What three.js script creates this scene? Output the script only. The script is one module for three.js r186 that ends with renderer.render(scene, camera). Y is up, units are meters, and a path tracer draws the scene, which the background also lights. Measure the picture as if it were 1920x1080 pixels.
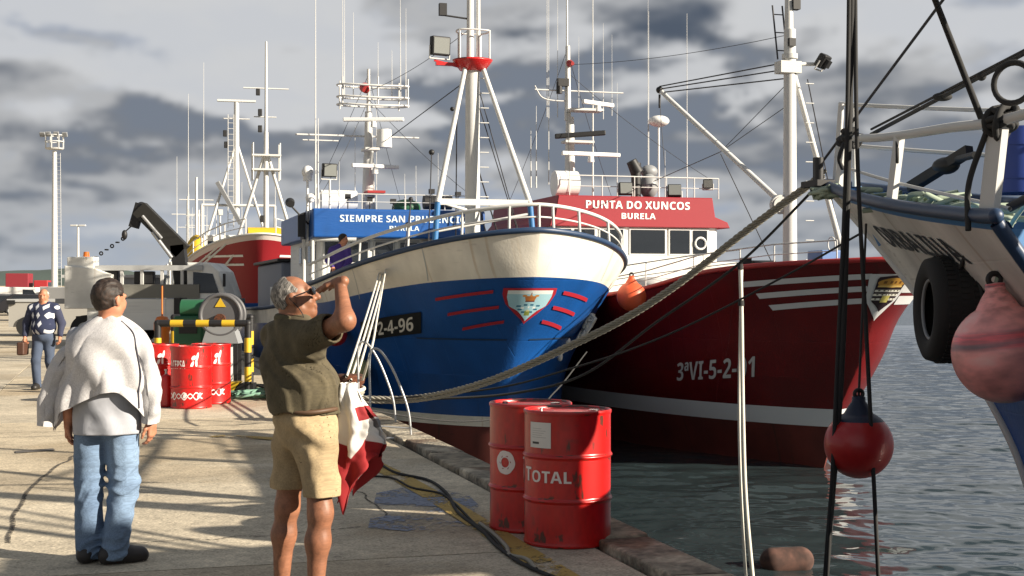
import * as THREE from 'three';
import { mergeGeometries } from 'three/addons/utils/BufferGeometryUtils.js';
import { RoundedBoxGeometry } from 'three/addons/geometries/RoundedBoxGeometry.js';

// ---------------------------------------------------------------- camera, sky, sun, exposure
const scene = new THREE.Scene();
const FOCAL = 2600, EYE = 1.66, HORIZON = 546;
const camera = new THREE.PerspectiveCamera(2 * Math.atan(540 / FOCAL) * 180 / Math.PI, 16 / 9, 0.1, 6000);
camera.position.set(0, EYE, 0);
camera.rotation.x = (HORIZON - 540) / FOCAL;
scene.add(camera);
const renderer = new THREE.WebGLRenderer({ antialias: true });
renderer.toneMapping = THREE.LinearToneMapping;
renderer.toneMappingExposure = 2.1;
renderer.shadowMap.enabled = true;
const SUN = new THREE.Vector3(0.93, 0, 0.36).normalize().multiplyScalar(Math.cos(22 * Math.PI / 180));
SUN.y = Math.sin(22 * Math.PI / 180);
const sun = new THREE.DirectionalLight(new THREE.Color(1.0, 0.89, 0.735), 5);
sun.position.copy(SUN).multiplyScalar(80).add(new THREE.Vector3(0, 0, -25));
sun.target.position.set(0, 0, -25);
sun.castShadow = true;
sun.shadow.mapSize.set(4096, 4096);
Object.assign(sun.shadow.camera, { left: -60, right: 60, top: 50, bottom: -50, near: 1, far: 260 });
scene.add(sun, sun.target);

// ---------------------------------------------------------------- noise
function rng(seed) { let a = seed >>> 0; return () => { a = (a + 0x6D2B79F5) | 0; let t = Math.imul(a ^ (a >>> 15), 1 | a); t = (t + Math.imul(t ^ (t >>> 7), 61 | t)) ^ t; return ((t ^ (t >>> 14)) >>> 0) / 4294967296; }; }
const R = rng(7), PERM = new Uint8Array(512), GR = new Float32Array(256);
{ const p = [...Array(256).keys()]; for (let i = 255; i > 0; i--) { const j = Math.floor(R() * (i + 1)); [p[i], p[j]] = [p[j], p[i]]; } for (let i = 0; i < 512; i++) PERM[i] = p[i & 255]; for (let i = 0; i < 256; i++) GR[i] = R() * 2 - 1; }
const sm = (t) => t * t * t * (t * (t * 6 - 15) + 10), mix = (a, b, t) => a + (b - a) * t, clamp = (x, a = 0, b = 1) => Math.min(b, Math.max(a, x));
const step = (a, b, x) => { const t = clamp((x - a) / (b - a)); return t * t * (3 - 2 * t); };
function n2(x, y, p = 256) {                                   // value noise -1..1, repeats after p cells
  const xi = Math.floor(x), yi = Math.floor(y), fx = sm(x - xi), fy = sm(y - yi), m = (v) => ((v % p) + p) % p;
  const a = m(xi), b = m(xi + 1), c = m(yi), d = m(yi + 1);
  return mix(mix(GR[PERM[PERM[a] + c]], GR[PERM[PERM[b] + c]], fx), mix(GR[PERM[PERM[a] + d]], GR[PERM[PERM[b] + d]], fx), fy);
}
function f2(x, y, o = 5, p = 256) { let s = 0, a = 0.5; for (let i = 0; i < o; i++) { s += a * n2(x + i * 17, y + i * 31, p); x *= 2; y *= 2; p = Math.min(256, p * 2); a *= 0.5; } return s; }
function n3(x, y, z) {
  const xi = Math.floor(x), yi = Math.floor(y), zi = Math.floor(z), u = sm(x - xi), v = sm(y - yi), w = sm(z - zi);
  const h = (a, b, c) => GR[PERM[PERM[PERM[(xi + a) & 255] + ((yi + b) & 255)] + ((zi + c) & 255)]];
  return mix(mix(mix(h(0, 0, 0), h(1, 0, 0), u), mix(h(0, 1, 0), h(1, 1, 0), u), v), mix(mix(h(0, 0, 1), h(1, 0, 1), u), mix(h(0, 1, 1), h(1, 1, 1), u), v), w);
}
function f3(x, y, z, o = 5) { let s = 0, a = 0.5; for (let i = 0; i < o; i++) { s += a * n3(x, y, z); x = x * 2 + 3.1; y = y * 2 + 7.7; z = z * 2 + 1.3; a *= 0.5; } return s; }

function g2(x, y) {                                             // gradient noise
  const xi = Math.floor(x), yi = Math.floor(y), fx = x - xi, fy = y - yi, u = sm(fx), v = sm(fy), h = (a, b) => { const t = GR[PERM[PERM[(xi + a) & 255] + ((yi + b) & 255)]] * Math.PI; return Math.cos(t) * (fx - a) + Math.sin(t) * (fy - b); };
  return 1.4 * mix(mix(h(0, 0), h(1, 0), u), mix(h(0, 1), h(1, 1), u), v);
}
function sky2(x, y, o) { let s = 0, a = 0.5; for (let i = 0; i < o; i++) { s += a * g2(x, y); const t = x * 1.62 - y * 1.26 + 4.7; y = x * 1.26 + y * 1.62 + 9.2; x = t; a *= 0.53; } return s; }
// ---------------------------------------------------------------- sky: layered broken cloud over pale blue air
{
  const W = 2048, H = 1024, data = new Float32Array(W * H * 4);
  for (let j = 0; j < H; j++) {
    if (j < H / 2 - 24) { for (let i = 0; i < W; i++) data.set([0.06, 0.07, 0.075, 1], 4 * (j * W + i)); continue; }
    const el = ((j + 0.5) / H - 0.5) * Math.PI, sy = Math.sin(el), cy = Math.cos(el);
    for (let i = 0; i < W; i++) {
      const az = ((i + 0.5) / W - 0.5) * 2 * Math.PI, x = Math.cos(az) * cy, z = Math.sin(az) * cy, k = 4 * (j * W + i);
      const y = Math.max(sy, 0.0), den = 1 / (y + 0.16), px = x * den, pz = z * den;
      const seen = Math.abs(az + Math.PI / 2) < 0.55 && sy < 0.45, o7 = seen ? 8 : 3, o5 = seen ? 6 : 1;      // the finest wisps only where they can be made out
      const wx = sky2(px * 1.3 + 5, pz * 1.3 + 9, 3), wz = sky2(px * 1.3 + 40, pz * 1.3 + 70, 3);
      const big = sky2(px * 0.5 + 11 + wx * 0.4, pz * 0.5 + 3 + wz * 0.4, o7), mid = sky2(px * 0.95 + 61 + wx * 0.5, pz * 0.95 + 23 + wz * 0.5, o7);
      const puff = sky2(Math.atan2(z, x) * 2.7 + wx * 0.6, sy * 9.5 + wz * 0.6, o7), fine = sky2(px * 4.2 + 7 + wz, pz * 4.2 + 2 + wx, o5);
      const dens = clamp(0.58 + big * 1.9 + mid * 1.3 + fine * 0.5 + puff * 0.55);         // thin (bright) .. thick (dark) cloud
      const lit = step(0.06, 0.30, -(mid * 0.8 + puff * 1.0 + fine * 0.5 + big * 0.35 + 0.03));  // sunlit edges and tops
      const low = Math.exp(-y * 9), air = [mix(0.128, 0.20, low), mix(0.152, 0.225, low), mix(0.20, 0.265, low)], dark = [0.040, 0.051, 0.070], pale = [0.305, 0.310, 0.318], cover = step(0.16, 0.58, dens + 0.2);
      for (let c = 0; c < 3; c++) {
        let v = mix(air[c], mix(pale[c] * 0.72, dark[c], step(0.35, 0.95, dens)), cover);
        v = mix(v, pale[c], lit * 0.82);
        v = mix(v, [0.19, 0.208, 0.232][c], step(0.10, 0.0, sy) * 0.6);
        if (sy < -0.02) v = mix(v, [0.06, 0.07, 0.075][c], step(-0.02, -0.12, sy));
        data[k + c] = v;
      }
      data[k + 3] = 1;
    }
  }
  const t = new THREE.DataTexture(data, W, H, THREE.RGBAFormat, THREE.FloatType);
  t.mapping = THREE.EquirectangularReflectionMapping; t.magFilter = t.minFilter = THREE.LinearFilter; t.wrapS = THREE.RepeatWrapping; t.needsUpdate = true;
  scene.background = t; scene.environment = t;
}

// ---------------------------------------------------------------- textures
function tex(w, h, fn, srgb = true) {
  const d = new Uint8Array(w * h * 4);
  for (let j = 0; j < h; j++) for (let i = 0; i < w; i++) { const c = fn((i + 0.5) / w, (j + 0.5) / h), k = 4 * (j * w + i); if (typeof c === 'number') d[k] = d[k + 1] = d[k + 2] = clamp(c) * 255; else { d[k] = clamp(c[0]) * 255; d[k + 1] = clamp(c[1]) * 255; d[k + 2] = clamp(c[2]) * 255; } d[k + 3] = 255; }
  const t = new THREE.DataTexture(d, w, h); t.wrapS = t.wrapT = THREE.RepeatWrapping; t.magFilter = THREE.LinearFilter; t.minFilter = THREE.LinearMipmapLinearFilter; t.generateMipmaps = true;
  if (srgb) t.colorSpace = THREE.SRGBColorSpace; t.needsUpdate = true; return t;
}
const rep = (t, sx, sy = sx) => { const c = t.clone(); c.repeat.set(1 / sx, 1 / sy); c.needsUpdate = true; return c; };     // one repeat every sx by sy metres
function canvasTex(w, h, draw) { const c = document.createElement('canvas'); c.width = w; c.height = h; const g = c.getContext('2d'); draw(g, w, h); const t = new THREE.CanvasTexture(c); t.colorSpace = THREE.SRGBColorSpace; return t; }
const tint = (c, k) => [c[0] * k, c[1] * k, c[2] * k];
// concrete: aggregate grain, stains, hairline pits; 6 m a side
const concreteMap = rep(tex(1280, 1280, (u, v) => {
  const a = f2(u * 8, v * 8, 4, 8), b = f2(u * 64 + 3, v * 64, 3, 64), g = n2(u * 700, v * 700), st = f2(u * 3 + 9, v * 3 + 5, 5, 3), sp = n2(u * 190 + 7, v * 190);
  let k = 1 + a * 0.11 + b * 0.12 + g * 0.15;
  const stain = step(0.16, 0.42, st + b * 0.12), pit = step(0.72, 0.9, sp) * 0.16;
  k *= 1 - stain * 0.12 - pit;
  return [0.735 * k, 0.692 * k * (1 - stain * 0.02), 0.610 * k * (1 - stain * 0.05)];
}), 6);
const concreteBump = rep(tex(1024, 1024, (u, v) => 0.5 + 0.3 * f2(u * 40, v * 40, 4, 40) + 0.2 * n2(u * 330, v * 330), false), 6);
const stoneMap = rep(tex(1024, 1024, (u, v) => {
  const a = f2(u * 10, v * 10, 6, 10), b = f2(u * 60, v * 60, 3, 60), r = step(0.05, 0.4, f2(u * 5 + 4, v * 5 + 8, 5, 5)), k = 1 + a * 0.5 + b * 0.25;
  return [mix(0.60, 0.46, r) * k, mix(0.565, 0.38, r) * k, mix(0.50, 0.31, r) * k];
}), 2.4);
const wallMap = rep(tex(512, 512, (u, v) => { const a = f2(u * 6, v * 6, 6, 6), k = 1 + a * 0.5; return [0.25 * k, 0.26 * k, 0.22 * k]; }), 3);
// boat paint: faint mottling, scuffs and thin rust runs below fittings; grey-level multiplier tinted per paint
const paintTex = (base, rust, seed, strength = 1) => rep(tex(640, 320, (u, v) => {
  const a = f2(u * 9 + seed, v * 5, 5, 9) * 0.16, scr = step(0.55, 0.8, n2(u * 40, v * 230 + seed, 40)) * step(0.1, 0.5, f2(u * 6 + 2, v * 4 + seed, 3, 6));
  const col = n2(u * 90 + seed, 0, 90), run = step(0.5, 0.95, col) * step(-0.15, 0.5, f2(u * 24 + seed, v * 3, 4, 24)) * strength;
  const k = 1 + a * strength - scr * 0.10 * strength;
  const q = run * 0.34; return [mix(base[0] * k, rust[0], q), mix(base[1] * k, rust[1], q), mix(base[2] * k, rust[2], q)];
}), 7, 3.5);
const BLUE = [0.055, 0.26, 0.52], RED = [0.47, 0.035, 0.05], CREAM = [0.90, 0.875, 0.82];
const blueMap = paintTex([0.075, 0.305, 0.575], [0.10, 0.16, 0.25], 3), redMap = paintTex([0.375, 0.027, 0.042], [0.2, 0.05, 0.045], 11), creamMap = paintTex(CREAM, [0.66, 0.54, 0.40], 23), boarMap = paintTex([0.80, 0.79, 0.77], [0.50, 0.40, 0.31], 41, 1.5), foulMap = paintTex([0.36, 0.14, 0.11], [0.2, 0.12, 0.09], 57, 1.6), deckMap = paintTex([0.33, 0.36, 0.33], [0.3, 0.2, 0.14], 71, 1.5), whiteMap = paintTex([0.86, 0.86, 0.84], [0.56, 0.42, 0.30], 83);
const plateBump = rep(tex(1024, 512, (u, v) => { const w = (t, n, o) => { const q = Math.abs((((t * n + o) % 1) + 1) % 1 - 0.5) * 2; return step(0.985, 0.998, q); }; return 0.45 + 0.34 * f2(u * 8, v * 5, 3, 8) + 0.16 * Math.max(w(u, 4, 0.13), w(v, 3, 0.4) * 0.8) + 0.04 * n2(u * 300, v * 150); }, false), 7, 3.5);
const clothBump = rep(tex(256, 256, (u, v) => 0.5 + 0.25 * Math.sin(u * 128 * Math.PI) * Math.sin(v * 128 * Math.PI) + 0.2 * f2(u * 12, v * 12, 3, 12), false), 0.25);
const clothMottle = (base, amp, sc = 0.5, fine = 0.08) => rep(tex(256, 256, (u, v) => tint(base, 1 + amp * f2(u * 8, v * 8, 5, 8) + fine * n2(u * 128, v * 128, 128))), sc);
const rustMap = rep(tex(512, 512, (u, v) => { const a = f2(u * 9, v * 9, 6, 9), k = step(-0.1, 0.35, a); return [mix(0.36, 0.20, k), mix(0.20, 0.13, k), mix(0.12, 0.09, k)].map((c) => c * (1 + 0.3 * n2(u * 120, v * 120))); }), 0.8);

// ---------------------------------------------------------------- materials
const M = {};
const mat = (color, roughness = 0.6, o = {}) => new THREE.MeshStandardMaterial({ color: Array.isArray(color) ? new THREE.Color().setRGB(...color) : color, roughness, ...o });
const phys = (color, roughness = 0.6, o = {}) => new THREE.MeshPhysicalMaterial({ color: Array.isArray(color) ? new THREE.Color().setRGB(...color) : color, roughness, ...o });
Object.assign(M, {
  concrete: mat(0xffffff, 0.93, { map: concreteMap, bumpMap: concreteBump, bumpScale: 0.006 }),
  concreteB: mat([0.90, 0.91, 0.93], 0.93, { map: concreteMap, bumpMap: concreteBump, bumpScale: 0.006 }),
  concreteC: mat([0.96, 0.93, 0.88], 0.93, { map: concreteMap, bumpMap: concreteBump, bumpScale: 0.006 }),
  joint: mat([0.05, 0.045, 0.04], 1), stone: mat(0xffffff, 0.95, { map: stoneMap, bumpMap: concreteBump, bumpScale: 0.02 }), stoneB: mat([0.8, 0.78, 0.75], 0.95, { map: stoneMap, bumpMap: concreteBump, bumpScale: 0.02 }),
  quayWall: mat(0xffffff, 0.9, { map: wallMap }),
  hullBlue: phys(0xffffff, 0.42, { map: blueMap, bumpMap: plateBump, bumpScale: 0.022, clearcoat: 0.2, clearcoatRoughness: 0.3 }), hullRed: phys(0xffffff, 0.42, { map: redMap, bumpMap: plateBump, bumpScale: 0.022, clearcoat: 0.15, clearcoatRoughness: 0.3 }),
  cream: mat(0xffffff, 0.5, { map: creamMap, bumpMap: plateBump, bumpScale: 0.014 }), oldWhite: mat(0xffffff, 0.6, { map: boarMap, bumpMap: plateBump, bumpScale: 0.014 }), white: mat(0xffffff, 0.5, { map: whiteMap }),
  foul: mat(0xffffff, 0.7, { map: foulMap }), deck: mat(0xffffff, 0.8, { map: deckMap }), stripeGrey: mat([0.62, 0.63, 0.64], 0.55), stripeRed: mat([0.42, 0.02, 0.035], 0.5),
  pipeWhite: mat([0.60, 0.60, 0.58], 0.5), pipeDull: mat([0.55, 0.55, 0.53], 0.6), pipeGalv: mat([0.42, 0.43, 0.44], 0.42, { metalness: 0.6 }), pipeBlue: mat([0.03, 0.15, 0.36], 0.5), black: mat([0.012, 0.012, 0.013], 0.55), rubber: mat([0.018, 0.018, 0.018], 0.85),
  navy: mat([0.012, 0.02, 0.05], 0.5), gunBlue: mat([0.02, 0.045, 0.10], 0.45), redPaint: phys([0.50, 0.012, 0.012], 0.38, { clearcoat: 0.3, clearcoatRoughness: 0.2 }), fasciaRed: mat([0.27, 0.012, 0.022], 0.5), redDull: mat([0.33, 0.02, 0.02], 0.55),
  glass: phys([0.015, 0.018, 0.022], 0.06, { clearcoat: 0.5 }), lampGlass: phys([0.20, 0.21, 0.20], 0.15), radar: mat([0.78, 0.78, 0.76], 0.4), yellow: mat([0.62, 0.40, 0.02], 0.5), orange: mat([0.62, 0.16, 0.02], 0.5), green: mat([0.02, 0.11, 0.05], 0.5), grey: mat([0.24, 0.25, 0.26], 0.5), greyLight: mat([0.42, 0.43, 0.43], 0.6), greyBlue: mat([0.17, 0.19, 0.24], 0.6),
  rope: mat([0.30, 0.28, 0.23], 0.95), ropeDark: mat([0.030, 0.030, 0.030], 0.9), ropeWhite: mat([0.62, 0.60, 0.53], 0.9), ropeGreen: mat([0.30, 0.36, 0.28], 0.95), wire: mat([0.035, 0.035, 0.04], 0.6), wireLight: mat([0.35, 0.35, 0.36], 0.5),
  rust: mat(0xffffff, 0.95, { map: rustMap }), chrome: mat([0.6, 0.6, 0.6], 0.25, { metalness: 1 }),
});

// ---------------------------------------------------------------- builders
const taken = new Map();
function numbered(n) { const k = taken.get(n) || 0; taken.set(n, k + 1); return k ? n + '_' + String(k).padStart(3, '0') : n; }
const V = (x, y, z) => new THREE.Vector3(x, y, z);
const at = (px, py, d) => V((px - 960) / FOCAL * d, EYE - (py - HORIZON) / FOCAL * d, -d);      // a point seen in the survey picture, at its measured distance
function shadows(o) { o.traverse((m) => { if (m.isMesh) { m.castShadow = true; m.receiveShadow = true; } }); return o; }
function thing(name, label, category, pos = [0, 0, 0], turn = 0, group) {
  const o = new THREE.Group(); o.name = numbered(name); o.position.set(...pos); o.rotation.y = turn; scene.add(o);
  o.userData = { label, category }; if (group) o.userData.group = group; return o;
}
function part(name, geo, m, parent, label) {
  const g = Array.isArray(geo) ? join(geo) : geo, o = new THREE.Mesh(g, m); o.name = name; parent.add(o); o.castShadow = o.receiveShadow = true;
  if (label) o.userData.label = label; return o;
}
function solo(name, label, category, geo, m, group) {
  const o = part(numbered(name), geo, m, scene); o.userData = { label, category }; if (group) o.userData.group = group; return o;
}
function structure(o) { o.userData.kind = 'structure'; return o; }
function join(list) {
  const gs = list.map((g) => { const n = g.index ? g.toNonIndexed() : g.clone(); for (const k of Object.keys(n.attributes)) if (!['position', 'normal', 'uv'].includes(k)) n.deleteAttribute(k); if (!n.attributes.uv) n.setAttribute('uv', new THREE.BufferAttribute(new Float32Array(n.attributes.position.count * 2), 2)); return n; });
  return mergeGeometries(gs);
}
const put = (g, x = 0, y = 0, z = 0, rx = 0, ry = 0, rz = 0) => { g.applyMatrix4(new THREE.Matrix4().compose(V(x, y, z), new THREE.Quaternion().setFromEuler(new THREE.Euler(rx, ry, rz)), V(1, 1, 1))); return g; };
const box = (w, h, d, x = 0, y = 0, z = 0, rx = 0, ry = 0, rz = 0) => put(new THREE.BoxGeometry(w, h, d), x, y, z, rx, ry, rz);
const rbox = (w, h, d, r, x = 0, y = 0, z = 0, rx = 0, ry = 0, rz = 0) => put(new RoundedBoxGeometry(w, h, d, 2, Math.min(r, w / 2.01, h / 2.01, d / 2.01)), x, y, z, rx, ry, rz);
const cyl = (r0, r1, h, x = 0, y = 0, z = 0, seg = 20, rx = 0, ry = 0, rz = 0) => put(new THREE.CylinderGeometry(r1, r0, h, seg), x, y, z, rx, ry, rz);
const ball = (r, x = 0, y = 0, z = 0, sx = 1, sy = 1, sz = 1, seg = 20) => { const g = new THREE.SphereGeometry(r, seg, Math.ceil(seg * 0.7)); g.scale(sx, sy, sz); return put(g, x, y, z); };
function bar(a, b, r, r2 = r, seg = 8) {                        // round bar from a to b
  a = a.isVector3 ? a : V(...a); b = b.isVector3 ? b : V(...b); const d = b.clone().sub(a), l = d.length(), g = new THREE.CylinderGeometry(r2, r, l, seg, 1); g.translate(0, l / 2, 0);
  g.applyQuaternion(new THREE.Quaternion().setFromUnitVectors(V(0, 1, 0), d.normalize())); g.translate(a.x, a.y, a.z); return g;
}
function plank(a, b, w, t) {                                    // flat bar from a to b
  a = a.isVector3 ? a : V(...a); b = b.isVector3 ? b : V(...b); const d = b.clone().sub(a), l = d.length(), g = new THREE.BoxGeometry(w, l, t); g.translate(0, l / 2, 0);
  g.applyQuaternion(new THREE.Quaternion().setFromUnitVectors(V(0, 1, 0), d.normalize())); g.translate(a.x, a.y, a.z); return g;
}
const tube = (pts, r, n = 0, seg = 8, closed = false) => { const c = new THREE.CatmullRomCurve3(pts.map((p) => (p.isVector3 ? p : V(...p))), closed, 'centripetal'); return new THREE.TubeGeometry(c, n || pts.length * 8, r, seg, closed); };
const lathe = (prof, seg = 32) => new THREE.LatheGeometry(prof.map((p) => new THREE.Vector2(p[0], p[1])), seg);
function sag(a, b, drop, n = 14) { const o = []; for (let i = 0; i <= n; i++) { const t = i / n, p = a.clone().lerp(b, t); p.y -= drop * 4 * t * (1 - t); o.push(p); } return o; }
// laid rope: three strands twisted round the line
function laid(pts, r, turns, seg = 6, per = 10) {
  const c = new THREE.CatmullRomCurve3(pts, false, 'centripetal'), L = c.getLength(), tn = Math.round(L * turns), n = Math.max(20, tn * per), fr = c.computeFrenetFrames(n, false), gs = [];
  const sp = c.getSpacedPoints(n);
  for (let s = 0; s < 3; s++) {
    const q = sp.map((p, i) => { const a = s * 2.094 + i / per * 2 * Math.PI; return p.clone().addScaledVector(fr.normals[i], Math.cos(a) * r * 0.5).addScaledVector(fr.binormals[i], Math.sin(a) * r * 0.5); });
    gs.push(new THREE.TubeGeometry(new THREE.CatmullRomCurve3(q), n, r * 0.54, seg, false));
  }
  return join(gs);
}

// ================================================================ the setting
const WATER = -1.8, QTURN = 1.8515, QX = 1.19, QZ = -8.16;
const onQuay = (px, py, y = 0) => at(px, py, (EYE - y) * FOCAL / (py - HORIZON));
const qworld = (a, w, y = 0) => V(QX + Math.cos(QTURN) * a + Math.sin(QTURN) * w, y, QZ - Math.sin(QTURN) * a + Math.cos(QTURN) * w);   // a along the quay, w towards the water
function metreBox(w, h, d, x, y, z, ou = 0, ov = 0) {           // box with uv in metres
  const g = new THREE.BoxGeometry(w, h, d); const p = g.attributes.position, n = g.attributes.normal, uv = g.attributes.uv;
  for (let i = 0; i < p.count; i++) { const X = p.getX(i) + x + ou, Y = p.getY(i) + y, Z = p.getZ(i) + z + ov; if (Math.abs(n.getY(i)) > 0.5) uv.setXY(i, X, Z); else if (Math.abs(n.getX(i)) > 0.5) uv.setXY(i, Z, Y); else uv.setXY(i, X, Y); }
  g.translate(x, y, z); return g;
}
{
  const quay = new THREE.Group(); quay.name = 'quay'; scene.add(quay); structure(quay); quay.position.set(QX, 0, QZ); quay.rotation.y = QTURN;
  part('wall', metreBox(460, 4, 4, 190, -2.02, -2.03), M.quayWall, quay);
  part('apron', metreBox(460, 0.3, 260, 190, -0.172, -134.1), M.concrete, quay);
  part('joint_filler', metreBox(90, 0.012, 19.2, 31, -0.018, -9.98), M.joint, quay);
  const r = rng(19), slabM = [M.concrete, M.concreteB, M.concreteC];
  for (let row = 0; row < 4; row++) for (let k = 0; k < 18; k++) {
    const x0 = -14 + k * 5 + (row % 2) * 0.9, z0 = -0.395 - row * 4.8, dy = (r() - 0.5) * 0.005;
    part('slab', metreBox(4.978, 0.03, 4.782, x0 + 2.5, -0.016 + dy, z0 - 2.4, r() * 40, r() * 40), slabM[Math.floor(r() * 3)], quay);
  }
  for (let k = 0; k < 62; k++) {
    const L = 1.25, x = -14 + k * L, g = new RoundedBoxGeometry(L - 0.018, 0.3, 0.37, 2, 0.022), p = g.attributes.position, uv = g.attributes.uv;
    const o = r() * 20, ty = (r() - 0.5) * 0.014, tz = (r() - 0.5) * 0.02;
    for (let i = 0; i < p.count; i++) { const X = p.getX(i), Y = p.getY(i), Z = p.getZ(i); p.setXYZ(i, X, Y + n3(X * 5 + o, Y * 5, Z * 6) * 0.012, Z + n3(X * 4, Y * 6 + o, Z * 5) * 0.014); uv.setXY(i, X + o, Y + Z + o); }
    g.computeVertexNormals(); g.translate(x + L / 2, -0.09 + ty, -0.19 + tz); part('coping_stone', g, k % 3 ? M.stone : M.stoneB, quay);
  }
  part('coping_strip', metreBox(320, 0.3, 0.37, 223.5 + 0.1, -0.09, -0.19), M.stone, quay);
  // worn paint and marks on the concrete, thin sheets above it
  const worn = (lo, hi, s, seed) => tex(512, 512, (u, v) => step(lo, hi, f2(u * s + seed, v * s, 6, s) + 0.35 * n2(u * 90, v * 90, 90)), false);
  const ribbon = (pts, w, y) => {
    const c = new THREE.CatmullRomCurve3(pts, false, 'centripetal'), n = pts.length * 10, P = [], U = [], I = [];
    for (let i = 0; i <= n; i++) { const p = c.getPointAt(i / n), t = c.getTangentAt(i / n), s = V(-t.z, 0, t.x).normalize(), l = c.getLength() * i / n; for (const k of [-1, 1]) { P.push(p.x + s.x * k * w / 2, y, p.z + s.z * k * w / 2); U.push(k * w / 2 + 0.5, l); } if (i < n) { const b = i * 2; I.push(b, b + 1, b + 2, b + 1, b + 3, b + 2); } }
    const g = new THREE.BufferGeometry(); g.setAttribute('position', new THREE.Float32BufferAttribute(P, 3)); g.setAttribute('uv', new THREE.Float32BufferAttribute(U, 2)); g.setIndex(I); g.computeVertexNormals();
    if (g.attributes.normal.getY(0) < 0) { for (let i = 0; i < I.length; i += 3) [I[i], I[i + 1]] = [I[i + 1], I[i]]; g.setIndex(I); g.computeVertexNormals(); } return g;
  };
  const yl = mat([0.40, 0.27, 0.07], 0.85, { alphaMap: rep(worn(-0.62, -0.12, 6, 2), 1.4), transparent: true });
  const G = (px, py) => onQuay(px, py);
  const line = part('painted_line', ribbon([G(1130, 1130), G(1040, 1073), G(965, 1026), G(880, 972), G(800, 924), G(715, 878), G(640, 846), G(560, 829), G(480, 821), G(400, 818)], 0.20, 0.0075), yl, scene); structure(line);
  const bl = mat([0.19, 0.22, 0.29], 0.8, { alphaMap: rep(worn(-0.28, 0.45, 5, 9), 2.2), transparent: true });
  const sh = new THREE.Shape([[690, 990], [706, 925], [790, 908], [880, 930], [912, 962], [905, 992], [800, 1000]].map(([a, b]) => { const p = G(a, b); return new THREE.Vector2(p.x, -p.z); }));
  const pg = new THREE.ShapeGeometry(sh); pg.rotateX(-Math.PI / 2); pg.translate(0, 0.0045, 0); structure(part('paint_patch', pg, bl, scene));
  // cracks: ragged narrow slits
  const crack = (pts, w, seed) => { const q = [], rr = rng(seed); for (let i = 0; i < pts.length - 1; i++) for (let k = 0; k < 6; k++) { const p = pts[i].clone().lerp(pts[i + 1], k / 6); p.x += (rr() - 0.5) * 0.05; p.z += (rr() - 0.5) * 0.09; q.push(p); } return ribbon(q, w, 0.0035); };
  const crackM = mat([0.06, 0.053, 0.045], 1, { alphaMap: rep(worn(-0.35, 0.1, 40, 5), 0.5), transparent: true });
  for (const [pts, w, s] of [[[G(8, 1020), G(35, 950), G(75, 895), G(150, 850), G(190, 830)], 0.035, 3], [[G(250, 1018), G(380, 1012), G(520, 1003), G(700, 985)], 0.014, 8], [[G(0, 812), G(160, 808), G(420, 801)], 0.02, 5], [[G(640, 905), G(690, 935), G(735, 975)], 0.018, 6]]) structure(part('crack', crack(pts, w, s), crackM, scene));
  const pm = mat([0.10, 0.09, 0.08], 0.95); const s1 = new THREE.Shape([[28, 846], [100, 841], [104, 845], [30, 850]].map(([a, b]) => { const p = G(a, b); return new THREE.Vector2(p.x, -p.z); })); const g1 = new THREE.ShapeGeometry(s1); g1.rotateX(-Math.PI / 2); g1.translate(0, 0.004, 0); structure(part('drain_cover', g1, pm, scene));
}
// ---------------------------------------------------------------- water
{
  const wave = (x, z) => {
    const wx = f2(x * 0.35, z * 0.35, 2) * 1.4, wz = f2(x * 0.35 + 50, z * 0.35 + 20, 2) * 1.4;
    let h = 0.020 * n2(x * 0.75 + wx, z * 1.7 + wz) + 0.013 * n2(x * 1.6 + 31 + wz, z * 3.1 + wx) + 0.0065 * n2(x * 3.7 + 9, z * 6.0 + 77 + wx) + 0.0030 * n2(x * 8.1, z * 11.5);
    return h + 0.012 * Math.sin(x * 0.5 + z * 1.3 + wx * 2);
  };
  const rows = 620, cols = 430, P = [], I = [];
  for (let j = 0; j <= rows; j++) {
    const d = 12 * Math.pow(140 / 12, Math.pow(j / rows, 1.0)), x0 = -0.20 * d - 2, x1 = 0.44 * d + 2;
    for (let i = 0; i <= cols; i++) { const x = mix(x0, x1, i / cols), z = -d, fade = 1 - step(90, 140, d); P.push(x, WATER + wave(x, z) * fade, z); }
  }
  for (let j = 0; j < rows; j++) for (let i = 0; i < cols; i++) { const a = j * (cols + 1) + i, b = a + 1, c = a + cols + 1, e = c + 1; I.push(a, b, c, b, e, c); }
  const g = new THREE.BufferGeometry(); g.setAttribute('position', new THREE.Float32BufferAttribute(P, 3)); g.setIndex(I); g.computeVertexNormals();
  const wm = phys([0.028, 0.042, 0.046], 0.04, { ior: 1.333 });
  structure(part('water', g, wm, scene));
  const bump = rep(tex(1024, 1024, (u, v) => 0.5 + 0.5 * f2(u * 24, v * 48, 5, 24), false), 14);
  const far = new THREE.PlaneGeometry(9000, 9000); far.rotateX(-Math.PI / 2); const uv = far.attributes.uv; for (let i = 0; i < uv.count; i++) uv.setXY(i, uv.getX(i) * 9000, uv.getY(i) * 9000);
  far.translate(0, WATER - 0.09, 0); structure(part('sea', far, phys([0.028, 0.042, 0.046], 0.10, { ior: 1.333, bumpMap: bump, bumpScale: 0.09 }), scene));
}
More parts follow.
